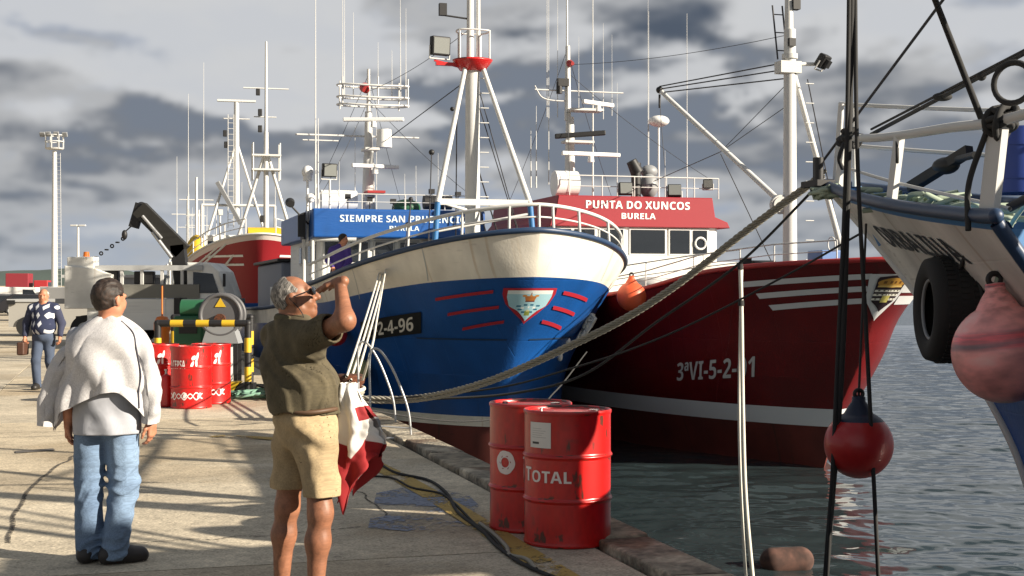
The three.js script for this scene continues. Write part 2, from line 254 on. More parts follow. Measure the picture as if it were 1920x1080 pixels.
// ---------------------------------------------------------------- far hills across the bay
{
  const n = 120, rowsN = 8, P = [], I = [];
  for (let i = 0; i <= n; i++) for (let j = 0; j <= rowsN; j++) {
    const x = -2600 + i * 26, t = j / rowsN, ridge = 34 + 26 * f2(i * 0.055 + 3, 1, 5) + 16 * Math.exp(-Math.pow((x + 1180) / 520, 2)) - 26 * step(-700, 300, x);
    P.push(x + f2(i * 0.3, j * 0.9, 3) * 20, WATER - 2 + Math.max(0, ridge) * Math.sin(t * Math.PI * 0.5), -2900 - t * 260 - f2(i * 0.2, j * 0.5 + 9, 4) * 60);
  }
  for (let i = 0; i < n; i++) for (let j = 0; j < rowsN; j++) { const a = i * (rowsN + 1) + j, b = a + rowsN + 1; I.push(a, b, a + 1, b, b + 1, a + 1); }
  const g = new THREE.BufferGeometry(); g.setAttribute('position', new THREE.Float32BufferAttribute(P, 3)); g.setIndex(I); g.computeVertexNormals();
  structure(part('hills', g, mat([0.06, 0.085, 0.075], 1), scene));
}

// ================================================================ boats
const curve = (pts) => (x) => {                                  // smooth piecewise curve through [x, y] pairs, x ascending
  if (x <= pts[0][0]) return pts[0][1]; const n = pts.length; if (x >= pts[n - 1][0]) return pts[n - 1][1];
  let i = 0; while (x > pts[i + 1][0]) i++; const [x0, y0] = pts[i], [x1, y1] = pts[i + 1], sl = (k) => (k <= 0 || k >= n - 1 ? (k <= 0 ? (pts[1][1] - pts[0][1]) / (pts[1][0] - pts[0][0]) : (pts[n - 1][1] - pts[n - 2][1]) / (pts[n - 1][0] - pts[n - 2][0])) : (pts[k + 1][1] - pts[k - 1][1]) / (pts[k + 1][0] - pts[k - 1][0]));
  const h = x1 - x0, t = (x - x0) / h, m0 = sl(i) * h, m1 = sl(i + 1) * h, t2 = t * t, t3 = t2 * t;
  return (2 * t3 - 3 * t2 + 1) * y0 + (t3 - 2 * t2 + t) * m0 + (-2 * t3 + 3 * t2) * y1 + (t3 - t2) * m1;
};
class Hull {                                                     // local frame: +X ahead, +Y up, +Z to starboard; X = 0 at the top of the stem
  constructor(o) { Object.assign(this, o); }
  half(s, y) { const u = clamp(s / this.run(y)); return this.beam(y) * Math.pow(1 - Math.pow(1 - u, this.p || 2.4), this.full(y)); }
  pt(side, s, y) { return V(this.stem(y) - s, y, side * this.half(s, y)); }
  normal(side, s, y) { const e = 0.03, s0 = Math.max(0.002, s), a = this.pt(side, s0 + e, y).sub(this.pt(side, s0, y)), b = this.pt(side, s0, y + e).sub(this.pt(side, s0, y - e)); const n = a.cross(b).normalize(); if (n.z * side < 0) n.negate(); return n; }
  yAt(f, s) { let y = f(-s); for (let k = 0; k < 4; k++) y = f(this.stem(y) - s); return y; }
  railPt(side, s, dy = 0, inset = 0) { const y = this.yAt(this.rail, s), p = this.pt(side, s, y), n = this.normal(side, s, y); n.y = 0; n.normalize(); p.addScaledVector(n, -inset); p.y += dy; return p; }
  band(f0, f1, rows, L = this.L, n = 90, fore = -99, aft = 99) {   // fore / aft: cut square at this X
    const P = [], U = [], I = [], W = rows + 1;
    for (let i = -n; i <= n; i++) {
      const q = Math.abs(i) / n, s = L * (0.35 * q * q * q + 0.65 * q * q * q * q) * 1.0 + L * 0.0 , side = i < 0 ? -1 : 1, y0 = this.yAt(f0, s), y1 = this.yAt(f1, s);
      for (let j = 0; j <= rows; j++) { const y = mix(y0, y1, j / rows), st = this.stem(y), p = this.pt(side, Math.max(st - aft, Math.min(s, st - fore)), y); P.push(p.x, p.y, p.z); U.push(p.x * 1 + side * 40 + Math.abs(p.z) * 0.8 * -1, p.y); }
    }
    for (let i = 0; i < 2 * n; i++) for (let j = 0; j < rows; j++) { const a = i * W + j, b = a + W; I.push(a, b, a + 1, b, b + 1, a + 1); }
    const g = new THREE.BufferGeometry(); g.setAttribute('position', new THREE.Float32BufferAttribute(P, 3)); g.setAttribute('uv', new THREE.Float32BufferAttribute(U, 2)); g.setIndex(I); g.computeVertexNormals(); return g;
  }
  // a printed or raised patch that follows the plating; c from a to b is the signed distance aft (negative: port), read from the left as seen from outside
  patch(a, b, y0, y1, off = 0.012, nu = 24, nv = 8, slant = 0) {
    const P = [], U = [], I = [];
    for (let i = 0; i <= nu; i++) for (let j = 0; j <= nv; j++) {
      const c = mix(a, b, i / nu), side = c < 0 ? -1 : 1, yb = typeof y0 === 'function' ? y0(i / nu) : y0, yt = typeof y1 === 'function' ? y1(i / nu) : y1, y = mix(yb, yt, j / nv), s = Math.abs(c) + slant * (j / nv - 0.5), p = this.pt(side, s, y).addScaledVector(this.normal(side, s, y), off);
      P.push(p.x, p.y, p.z); U.push(i / nu, j / nv);
    }
    for (let i = 0; i < nu; i++) for (let j = 0; j < nv; j++) { const q = i * (nv + 1) + j, r = q + nv + 1; I.push(q, r, q + 1, r, r + 1, q + 1); }
    const g = new THREE.BufferGeometry(); g.setAttribute('position', new THREE.Float32BufferAttribute(P, 3)); g.setAttribute('uv', new THREE.Float32BufferAttribute(U, 2)); g.setIndex(I); g.computeVertexNormals(); return g;
  }
  // the same, but q runs across the stem from -1 (port) to 1, distance aft grows with q squared; outline trims it: list of [q, y]
  across(smax, outline, off) {
    const sh = new THREE.Shape(outline.map(([q, y]) => new THREE.Vector2(q, y))), pts = sh.getPoints(12); const P = [], U = [], I = [];
    const ys = pts.map((p) => p.y), lo = Math.min(...ys), hi = Math.max(...ys), nv = 18, nu = 24;
    const span = (y) => { let l = 9, r = -9; for (let i = 0; i < pts.length; i++) { const A = pts[i], B = pts[(i + 1) % pts.length]; if ((A.y - y) * (B.y - y) <= 0 && Math.abs(A.y - B.y) > 1e-9) { const x = A.x + (B.x - A.x) * (y - A.y) / (B.y - A.y); l = Math.min(l, x); r = Math.max(r, x); } } return l > r ? [0, 0] : [l, r]; };
    for (let j = 0; j <= nv; j++) { const y = mix(lo + 1e-4, hi - 1e-4, j / nv), [l, r] = span(y); for (let i = 0; i <= nu; i++) { const q = mix(l, r, i / nu), side = q < 0 ? -1 : 1, s = smax * q * q, p = this.pt(side, s, y), n = this.normal(side, Math.max(s, 0.01), y); if (Math.abs(q) < 0.25) n.lerp(V(n.x, n.y, 0), 1 - Math.abs(q) / 0.25).normalize(); p.addScaledVector(n, off); P.push(p.x, p.y, p.z); U.push((q + 1) / 2, (y - lo) / (hi - lo)); } }
    for (let j = 0; j < nv; j++) for (let i = 0; i < nu; i++) { const a = j * (nu + 1) + i, b = a + nu + 1; I.push(a, a + 1, b, a + 1, b + 1, b); }
    const g = new THREE.BufferGeometry(); g.setAttribute('position', new THREE.Float32BufferAttribute(P, 3)); g.setAttribute('uv', new THREE.Float32BufferAttribute(U, 2)); g.setIndex(I); g.computeVertexNormals(); return g;
  }
  deck(below, L = this.L, s0 = 0.3) {                            // deck closing the hull a little below the rail
    const P = [], U = [], I = [], n = 40; for (let i = 0; i <= n; i++) { const q = i / n, s = s0 + (L - s0) * q * q, y = this.yAt(this.rail, s) - below, p = this.pt(1, s, y); for (const k of [1, -1]) { P.push(p.x, p.y, p.z * k * 0.985); U.push(p.x, p.z * k); } if (i < n) { const a = i * 2; I.push(a, a + 1, a + 2, a + 1, a + 3, a + 2); } }
    const g = new THREE.BufferGeometry(); g.setAttribute('position', new THREE.Float32BufferAttribute(P, 3)); g.setAttribute('uv', new THREE.Float32BufferAttribute(U, 2)); g.setIndex(I); g.computeVertexNormals(); return g;
  }
  gunwale(r, L = this.L, dy = 0, s0 = 0) { const pts = [], n = 46; for (let i = -n; i <= n; i++) { const q = Math.abs(i) / n, s = s0 + (L - s0) * q * q; pts.push(this.railPt(i < 0 ? -1 : 1, s, dy)); } return new THREE.TubeGeometry(new THREE.CatmullRomCurve3(pts, false, 'centripetal'), n * 5, r, 8); }
  railBar(r, sa, sb, dy, inset) { const pts = [], n = 40; for (let i = 0; i <= n; i++) { const c = mix(-sa, sb, i / n), q = Math.abs(c); const side = c < 0 ? -1 : 1; pts.push(this.railPt(side, q * q / Math.max(sa, sb), dy, inset)); } return new THREE.TubeGeometry(new THREE.CatmullRomCurve3(pts, false, 'centripetal'), n * 3, r, 8); }
}
const printMat = (t, rough = 0.6) => { const m = mat(0xffffff, rough, { map: t, transparent: true }); return m; };
const textTex = (lines, w, h, o = {}) => canvasTex(w, h, (g) => { g.clearRect(0, 0, w, h); if (o.back) { g.fillStyle = o.back; g.fillRect(0, 0, w, h); } g.fillStyle = o.color || '#fff'; g.textAlign = 'center'; g.textBaseline = 'middle'; for (const [str, x, y, size, sx, weight] of lines) { g.save(); g.translate(x, y); g.scale(sx || 1, 1); g.font = (weight || 'bold') + ' ' + size + 'px sans-serif'; g.fillText(str, 0, 0); g.restore(); } });
function quad(w, h, x, y, z, turn = 0, tilt = 0) { const g = new THREE.PlaneGeometry(w, h); return put(g, x, y, z, 0, turn, tilt); }
function floodlight(parent, p, turn, tilt, size = 0.42, name = 'floodlight') {          // box lamp with a glass front on a bracket
  const o = new THREE.Group(); o.name = name; parent.add(o); o.position.set(...p); o.rotation.set(tilt, turn, 0, 'YXZ');
  part('housing', [rbox(size, size * 0.92, 0.16, 0.03, 0, 0, -0.05), box(size * 0.5, size * 0.5, 0.1, 0, 0, -0.16)], M.black, o);
  part('lens', box(size * 0.84, size * 0.76, 0.012, 0, 0, 0.034), M.lampGlass, o);
  part('bracket', [bar([-size * 0.54, 0, -0.06], [-size * 0.54, -size * 0.62, -0.06], 0.016), bar([size * 0.54, 0, -0.06], [size * 0.54, -size * 0.62, -0.06], 0.016), bar([-size * 0.54, -size * 0.62, -0.06], [size * 0.54, -size * 0.62, -0.06], 0.016)], M.pipeDull, o); return o;
}
function whip(parent, x, y, z, h, r = 0.016, m = M.pipeWhite, lean = 0) { part('whip_antenna', [bar([x, y, z], [x + lean * 0.4, y + h * 0.4, z], r, r * 0.7), bar([x + lean * 0.4, y + h * 0.4, z], [x + lean, y + h, z], r * 0.6, r * 0.3)], m, parent); }
function radar(parent, x, y, z, w, turn) { part('radar', [put(rbox(w, 0.11, 0.12, 0.03), x, y + 0.22, z, 0, turn, 0), cyl(0.09, 0.07, 0.16, x, y + 0.09, z)], M.radar, parent); }
function ladder(parent, a, b, w, n, m = M.pipeWhite, dir = V(0, 0, 1)) { const o = dir.clone().multiplyScalar(w / 2), gs = [bar(a.clone().add(o), b.clone().add(o), 0.018), bar(a.clone().sub(o), b.clone().sub(o), 0.018)]; for (let i = 0; i < n; i++) { const p = a.clone().lerp(b, (i + 0.5) / n); gs.push(bar(p.clone().add(o), p.clone().sub(o), 0.012, 0.012, 6)); } return part('ladder', gs, m, parent); }
function fenceRail(parent, pts, h, m = M.pipeWhite, r = 0.022, bars = 2) {       // guard rail along a list of deck points
  pts.forEach((p) => part('rail_post', bar(p, p.clone().add(V(0, h, 0)), r), m, parent));
  for (let k = 1; k <= bars; k++) part('rail_bar', join(pts.slice(1).map((p, i) => bar(pts[i].clone().add(V(0, h * k / bars, 0)), p.clone().add(V(0, h * k / bars, 0)), r * (k === bars ? 1 : 0.7)))), m, parent);
}

const HEAD = -1.29;                                              // the two bows that face the camera lie along the quay
// ---------------------------------------------------------------- blue boat
const blueHull = new Hull({ L: 28, p: 2.4, rail: curve([[-28, 1.0], [-14, 1.27], [-9, 1.72], [-5.5, 1.92], [-2.5, 2.3], [0, 2.79]]), stem: curve([[-2.4, -2.4], [-1.8, -2.36], [-0.6, -2.31], [0.5, -1.65], [1.3, -0.9], [2.0, -0.33], [2.8, -0.05]]),
  run: curve([[-2.4, 9], [-1.8, 8.8], [-0.4, 10.4], [1.1, 8.2], [2.7, 5.8]]), full: curve([[-1.8, 0.67], [-0.4, 0.63], [1.1, 0.61], [2.6, 0.65]]), beam: curve([[-1.8, 3.1], [-0.4, 3.08], [1.1, 3.14], [2.6, 3.44]]) });
const blueBand = curve([[-28, 0.5], [-10, 0.42], [-5, 0.48], [-2, 0.60], [0, 0.84]]);
const blueBoat = thing('fishing_boat', 'blue fishing boat with cream bulwark and a shield on its bow', 'boat', [0.53, 0, -25.2], HEAD);
{
  const H = blueHull, b = blueBoat, below = () => (X) => H.rail(X) - blueBand(X);
  part('bulwark', H.band(below(0.68), H.rail, 6), M.cream, b, 'cream bulwark');
  part('hull', H.band(() => -0.83, below(0.68), 14), M.hullBlue, b, 'blue hull plating');
  part('waterline_stripe', H.band(() => -1.03, () => -0.83, 2), M.cream, b, 'pale waterline stripe');
  part('underbody', H.band(() => -2.4, () => -1.03, 5), M.foul, b);
  part('gunwale', H.gunwale(0.055), M.gunBlue, b); 
  part('deck', H.deck(0.75), M.deck, b); part('transom', box(0.1, 4.2, 6.0, -30.1, -0.9, 0), M.hullBlue, b);
  // white guard rail round the bow
  for (const c of [-8.2, -6.2, -4.6, -3.1, -1.75, -0.75, 0.05, 1.15, 2.35, 3.7, 5.2, 6.6, 7.7]) { const side = c < 0 ? -1 : 1, s = c * c / 9, dy = s > 4.6 ? 0.42 : 0.46; part('rail_post', plank(H.railPt(side, s, 0.0, 0.06), H.railPt(side, s, dy, 0.09), 0.085, 0.03), M.pipeWhite, b); }
  part('rail_bar', H.railBar(0.036, 8.6, 7.8, 0.47, 0.09), M.pipeWhite, b); part('rail_bar', H.railBar(0.018, 8.6, 7.8, 0.24, 0.08), M.pipeWhite, b);
  // shield and its stripes on the stem, welded on
  const shield = (w, t, bt, k = 0) => [[-w, t], [-w * 1.0, t - 0.12 + k], [-w * 0.86, t - 0.30], [-w * 0.52, bt + 0.20], [0, bt], [w * 0.52, bt + 0.20], [w * 0.86, t - 0.30], [w * 1.0, t - 0.12 + k], [w, t]];
  const sf = part('shield', H.across(0.25, shield(0.80, 1.73, 1.05), 0.022), M.stripeRed, b, 'red edge of the shield');
  part('crest', H.across(0.25, shield(0.69, 1.695, 1.115), 0.034), mat(0xffffff, 0.5, { map: canvasTex(256, 256, (g) => {
    g.fillStyle = '#a9d3de'; g.fillRect(0, 0, 256, 256); g.fillStyle = '#e4ebe8'; g.fillRect(0, 0, 256, 30);
    g.fillStyle = '#b5713a'; g.beginPath(); g.moveTo(98, 46); g.lineTo(158, 46); g.lineTo(150, 92); g.lineTo(106, 92); g.fill(); g.fillStyle = '#7a3b22'; g.fillRect(104, 84, 48, 10); g.fillRect(125, 18, 6, 30); for (const x of [98, 128, 158]) { g.beginPath(); g.arc(x, 44, 9, 0, 7); g.fillStyle = '#c98a4a'; g.fill(); }
    g.fillStyle = '#35708c'; for (const [x, y] of [[84, 120], [112, 112], [146, 112], [172, 122], [92, 150], [166, 150], [110, 172], [150, 172]]) { g.fillRect(x - 8, y, 16, 14); } g.fillStyle = '#eef3f0'; for (const [x, y] of [[100, 134], [128, 130], [158, 136]]) { g.fillRect(x - 7, y, 12, 16); }
    g.fillStyle = '#8f9a4a'; g.fillRect(114, 168, 30, 40); g.fillStyle = '#d5cf9a'; g.fillRect(120, 160, 18, 14);
  }) }), sf);
  for (const [c0, c1, y] of [[0.25, 1.08, 1.66], [0.17, 0.85, 1.37], [0.10, 0.58, 1.09]]) part('bow_stripe', H.patch(c1, c0, (t) => y - 0.15 * (1 - t) - 0.03, (t) => y - 0.15 * (1 - t) + 0.03, 0.018, 18, 2), M.stripeRed, b);
  for (const [c0, c1, y] of [[0.27, 0.98, 1.64], [0.19, 0.74, 1.36], [0.11, 0.52, 1.09]]) part('bow_stripe', H.patch(-c0, -c1, (t) => y - 0.15 * t - 0.035, (t) => y - 0.15 * t + 0.035, 0.018, 18, 2), M.stripeRed, b);
  part('registration_number', H.patch(3.3, 1.38, (t) => 0.62 + t * 0.22, (t) => 1.03 + t * 0.24, 0.02, 24, 6), mat(0xffffff, 0.6, { map: textTex([['2ª-2-4-96', 256, 66, 116, 0.88]], 512, 128, { back: '#0c0f14', color: '#d8d5cc' }) }), b);
  for (const s of [1.2, 3.2, 8]) { for (const side of [1, -1]) part('seam', H.patch(side * s, side * (s + 0.02), (t) => H.yAt(H.rail, s) - 0.66, (t) => H.yAt(H.rail, s) - 0.05, 0.004, 2, 6), M.greyLight, b); }
  part('rubbing_bar', H.patch(1.5, 0.05, 0.72, 0.75, 0.012, 20, 1), M.gunBlue, b); part('rubbing_bar', H.patch(-0.05, -1.2, 0.72, 0.75, 0.012, 20, 1), M.gunBlue, b);
  part('fairlead', [ball(0.09, ...H.pt(-1, 1.05, 0.62).addScaledVector(H.normal(-1, 1.05, 0.62), 0.02).toArray(), 0.8, 1.6, 0.8), ball(0.07, ...H.pt(-1, 0.95, 0.35).addScaledVector(H.normal(-1, 0.95, 0.35), 0.02).toArray(), 0.8, 1.5, 0.8)], M.oldWhite, b);
  // foremast: pole, two raking legs, platform
  const mast = part('foremast', [cyl(0.17, 0.15, 4.9, -5, 4.05, 0, 20), cyl(0.085, 0.07, 2.4, -5, 7.6, 0.05, 14), cyl(0.05, 0.04, 2.2, -5, 7.7, -0.13, 10)], M.pipeWhite, b);
  part('platform', lathe([[0.1, -0.12], [0.28, -0.10], [0.42, 0.08], [0.44, 0.12], [0.1, 0.13]], 24).translate(-5, 6.54, 0), M.redPaint, mast); part('bracket', [box(0.1, 0.07, 0.62, -5, 6.55, 0.5), plank([-5, 6.5, 0.3], [-5, 6.62, 0.85], 0.05, 0.04)], M.redPaint, mast);
  for (const [dx, dz] of [[0.2, 0.33], [0.2, -0.33], [-0.25, 0.25], [-0.25, -0.25]]) part('cage_post', bar([-5 + dx, 6.66, dz], [-5 + dx, 7.28, dz], 0.02), M.pipeWhite, mast);
  part('cage_ring', tube([[-4.8, 7.28, 0.33], [-5.25, 7.28, 0.25], [-5.25, 7.28, -0.25], [-4.8, 7.28, -0.33]], 0.018, 40, 6, true), M.pipeWhite, mast);
  for (let k = 0; k < 9; k++) part('rung', bar([-4.9, 3.7 + k * 0.32, -0.15], [-4.9, 3.7 + k * 0.32, -0.34], 0.012), M.pipeDull, mast);
  floodlight(b, [-4.9, 6.92, 0.72], Math.PI / 2 + 0.25, 0.06, 0.44);
  part('lamp_bracket', [bar([-5, 7.55, 0.1], [-5, 7.6, 0.65], 0.02), box(0.12, 0.26, 0.16, -5, 7.72, 0.66)], M.black, mast);
  for (const s of [1, -1]) { part('mast_leg', bar([-4, 3.5, s * 1.0], [-4.85, 6.46, s * 0.2], 0.062, 0.05, 12), M.pipeWhite, mast); part('mast_leg', bar([-3.95, 1.75, s * 1.14], [-4, 3.5, s * 1.0], 0.066, 0.062, 12), M.pipeBlue, mast); part('brace', bar([-4, 3.52, s * 1.0], [-4.95, 3.4, 0.1 * s], 0.035), M.pipeWhite, mast); }
  part('crossbar', box(0.07, 0.13, 2.04, -4, 3.52, 0), M.pipeWhite, mast); part('crossbar', bar([-4, 2.9, 1.04], [-4, 3.3, -1.02], 0.03), M.pipeDull, mast);
  part('winch', [cyl(0.28, 0.28, 0.7, -6, 2.1, 0.4, 20, Math.PI / 2), box(0.7, 0.5, 0.16, -6, 1.95, 0.85), box(0.7, 0.5, 0.16, -6, 1.95, -0.05)], M.greyBlue, b);
  part('anchor_windlass', [cyl(0.22, 0.22, 0.9, -3, 2.3, -0.6, 18, Math.PI / 2), box(0.5, 0.4, 0.2, -3, 2.1, -0.6)], M.grey, b);
  // wheelhouse
  const wh = part('wheelhouse', [rbox(6.5, 2.6, 4.2, 0.12, -16.6, 2.05, 0), box(9, 1.2, 5.0, -17.4, 1.2, 0)], M.white, b);
  const fas = part('fascia', rbox(7.2, 0.78, 4.75, 0.06, -16.4, 3.48, 0), M.hullBlue, b, 'blue fascia with white lettering');
  part('boat_name', quad(3.9, 0.52, -12.79, 3.52, -0.1, Math.PI / 2), printMat(textTex([['SIEMPRE SAN PRUDENCIO', 512, 42, 62, 1.2], ['BURELA', 512, 104, 44, 1.35]], 1024, 128, { color: '#c9d9e4' })), fas);
  for (let k = 0; k < 6; k++) { const z = -1.72 + k * 0.69; const f = part('window_frame', rbox(0.06, 0.66, 0.6, 0.03, -13.34, 2.72, z), M.pipeDull, wh); part('pane', rbox(0.03, 0.54, 0.48, 0.02, -13.305, 2.72, z), M.glass, f); }
  for (let k = 0; k < 4; k++) for (const s of [1]) { const f = part('window_frame', rbox(0.62, 0.6, 0.06, 0.03, -14.2 - k * 0.95, 2.7, 2.1), M.pipeDull, wh); part('pane', rbox(0.5, 0.48, 0.03, 0.02, -14.2 - k * 0.95, 2.7, 2.135), M.glass, f); }
  part('wing_frame', [bar([-13, 1.7, 2.35], [-13, 3.05, 2.35], 0.05), bar([-13, 3.05, 2.35], [-12.8, 3.05, 1.2], 0.05)], M.pipeWhite, b);
  part('light_board', [box(0.7, 0.72, 0.06, -13.6, 3.42, 2.52), box(0.1, 0.6, 0.16, -13.3, 3.42, 2.62)], M.black, b);
  part('wing_post', bar([-13.6, 1.5, 2.5], [-13.6, 3.1, 2.5], 0.05), M.pipeDull, b);
  // shelter further aft
  const dh = part('deckhouse', rbox(7.5, 1.7, 4.6, 0.08, -24.2, 1.75, 0), M.greyBlue, b, 'grey blue deckhouse aft'); part('roof', rbox(7.8, 0.1, 4.9, 0.03, -24.2, 2.66, 0), M.black, dh); for (const [z, w] of [[1.5, 0.6], [0.6, 0.5]]) part('notice_board', box(0.04, 0.75, w, -20.42, 2.1, z), M.white, dh); part('life_ring_box', rbox(0.3, 0.5, 0.6, 0.05, -20.2, 2.3, -0.5), M.redPaint, dh);
  // roof gear
  const y0 = 3.87, roofRail = []; for (const [x, z] of [[-13.1, 2.15], [-13.1, 1.0], [-13.1, -0.2], [-13.1, -1.3], [-13.1, -2.2]]) roofRail.push(V(x, y0, z)); fenceRail(b, roofRail, 0.42, M.pipeWhite, 0.014);
  const rm = part('radar_mast', [cyl(0.2, 0.14, 1.6, -14.6, y0 + 0.8, 0.55), cyl(0.13, 0.1, 1.3, -14.6, y0 + 2.2, 0.55), cyl(0.06, 0.045, 1.3, -14.6, y0 + 3.4, 0.55)], M.pipeWhite, b);
  part('radar_bracket', [box(0.7, 0.07, 0.4, -14.3, y0 + 1.75, 0.55), plank([-14.5, y0 + 1.1, 0.55], [-14.0, y0 + 1.7, 0.55], 0.2, 0.05)], M.pipeDull, rm); part('radar_bracket', box(0.8, 0.07, 0.5, -14.3, y0 + 0.55, 0.45), M.redDull, rm);
  radar(b, -14.1, y0 + 1.05, 0.45, 1.4, Math.PI / 2 + 0.2); radar(b, -14.1, y0 + 2.35, 0.5, 1.7, Math.PI / 2 - 0.3); part('scanner_drum', cyl(0.22, 0.2, 0.5, -14.1, y0 + 2.05, 0.2), M.radar, b);
  part('yard', [bar([-14.6, y0 + 2.15, 2.6], [-14.6, y0 + 2.15, -0.9], 0.028), bar([-14.6, y0 + 2.0, 2.4], [-14.6, y0 + 2.0, 1.4], 0.02)], M.pipeWhite, rm);
  const bk = []; for (const yy of [0, 0.22, 0.55]) bk.push(tube([[-14.2, y0 + 3.0 + yy, 1.35], [-13.9, y0 + 2.95 + yy, 0.4], [-14.2, y0 + 3.0 + yy, -0.5], [-15, y0 + 3.05 + yy, -0.4], [-15, y0 + 3.05 + yy, 1.3]], 0.026, 40, 6, true)); for (const [x, z] of [[-14.2, 1.35], [-14.2, -0.5], [-15, -0.4], [-15, 1.3], [-13.95, 0.4]]) bk.push(bar([x, y0 + 2.95, z], [x, y0 + 3.75, z], 0.022)); part('aerial_cradle', bk, M.pipeWhite, rm);
  part('horn', [cyl(0.1, 0.14, 0.3, -14.3, y0 + 3.45, 0.7, 14, 0, 0, 1.2)], M.redDull, rm);
  for (const [z, h, l] of [[1.3, 4.2, 0], [1.25, 2.9, 0.1], [0.3, 1.6, 0.05], [-0.1, 1.4, 0.0], [-0.35, 3.2, -0.3], [-0.5, 2.6, 0.05], [1.0, 2.4, 0.1]]) whip(b, -14.5, y0 + 3.2, z, h, 0.014, M.pipeWhite, l * 0.2);
  whip(b, -14.2, y0 - 0.2, 2.1, 6.5, 0.026); whip(b, -14.4, y0 - 0.2, 2.0, 2.8, 0.03); whip(b, -15, y0, -0.9, 1.4, 0.016); whip(b, -14.5, y0, 0.95, 2.4, 0.016);
  floodlight(b, [-13.2, y0 + 1.05, 1.85], Math.PI / 2 + 0.2, 0.1, 0.40); part('lamp_stand', bar([-13.25, y0 - 0.1, 1.85], [-13.25, y0 + 0.8, 1.85], 0.03), M.pipeDull, b);
  part('satellite_dome', [ball(0.16, -13.6, y0 + 1.02, 2.4, 1, 1.1, 1), cyl(0.12, 0.12, 0.16, -13.6, y0 + 0.86, 2.4), bar([-13.6, y0 - 0.9, 2.4], [-13.6, y0 + 0.8, 2.4], 0.035)], M.radar, b); part('satellite_dome', [ball(0.13, -13.4, y0 + 0.3, 2.35), bar([-13.4, y0 - 0.3, 2.35], [-13.4, y0 + 0.2, 2.35], 0.04)], M.radar, b);
  part('search_lamp', [cyl(0.1, 0.13, 0.2, -13.3, y0 + 0.15, 2.9, 14, 0, 0, 1.3), bar([-13.4, y0 - 0.4, 2.4], [-13.3, y0 + 0.1, 2.9], 0.025)], M.black, b);
  part('canister', [ball(0.34, -14.2, y0 + 0.12, -0.45, 1.2, 0.75, 1.2)], M.green, b, 'green rounded canister'); part('canister', [cyl(0.2, 0.2, 0.8, -14.2, y0 + 0.3, -1.35, 18, Math.PI / 2)], M.black, b); part('life_raft', [cyl(0.3, 0.3, 1.0, -14.6, y0 + 0.32, 1.4, 18, Math.PI / 2), cyl(0.31, 0.31, 0.06, -14.6, y0 + 0.32, 1.4, 18, Math.PI / 2)], M.radar, b);
  for (const [x, z, h] of [[-13.3, 1.35, 0.35], [-13.3, 0.75, 0.3], [-13.4, -1.0, 0.55], [-13.3, 0.1, 0.25], [-13.6, -1.8, 0.5]]) part('deck_lamp', [bar([x, y0, z], [x, y0 + h, z], 0.016), box(0.13, 0.13, 0.15, x, y0 + h, z)], M.black, b);
  for (const [x, y, z, h] of [[-13.2, y0, 1.6, 1.3], [-13.2, y0, -0.2, 1.0], [-15.4, y0, 1.9, 2.2], [-15.2, y0, -1.6, 1.8], [-15.8, y0, 0.1, 3.4]]) whip(b, x, y, z, h, 0.013);
  // rigging
  const rig = (a, c, r = 0.011) => part('stay', bar(a, c, r, r, 6), M.wire, b);
  for (const [a, c] of [[[-14.6, y0 + 3.9, 0.55], [-19, 4.0, 1.8]], [[-14.6, y0 + 3.9, 0.55], [-19, 4.0, -1.4]], [[-14.6, y0 + 3.2, 0.55], [-13.1, y0 + 0.4, 2.1]], [[-14.6, y0 + 3.2, 0.55], [-13.1, y0 + 0.4, -2.1]], [[-5, 7.3, 0.1], [-14.6, y0 + 3.4, 0.6]]]) part('wire', tube(sag(V(...a), V(...c), 0.12, 8), 0.007, 16, 5), M.wire, b);
  rig([-5.1, 6.2, 0.15], [-14.4, y0 + 1.95, 0.2], 0.012); rig([-5.2, 6.4, -0.1], [-6.8, 1.9, -1.9], 0.012); rig([-5.2, 6.0, -0.1], [-7.4, 1.9, -2.1], 0.012); rig([-5.2, 4.9, 0], [-7.8, 1.9, -1.7], 0.016); rig([-5.2, 4.2, 0], [-7.5, 1.9, -1.3], 0.016); rig([-5.2, 5.4, 0.3], [-9, 1.9, -0.6], 0.014);
  const m1 = V(-8.2, 5.1, 0.2); rig([-8.2, 4.95, 0.18], [-5.4, 2.2, 0.9], 0.014); rig([-10.5, 3.85, 0.2].map((v, i) => (i === 1 ? 4.0 : v)), [-6.6, 2.2, 1.1], 0.012); rig([-10.4, 4.0, 0.2], [-6.4, 2.0, 1.3], 0.012); part('block', [ball(0.07, -8.2, 4.97, 0.18), ball(0.06, -10.5, 4.0, 0.2), ball(0.05, -6.2, 5.75, 0.16), ball(0.06, -9.2, 3.3, 0.55, 1.4, 0.8, 1)], M.black, b);
}
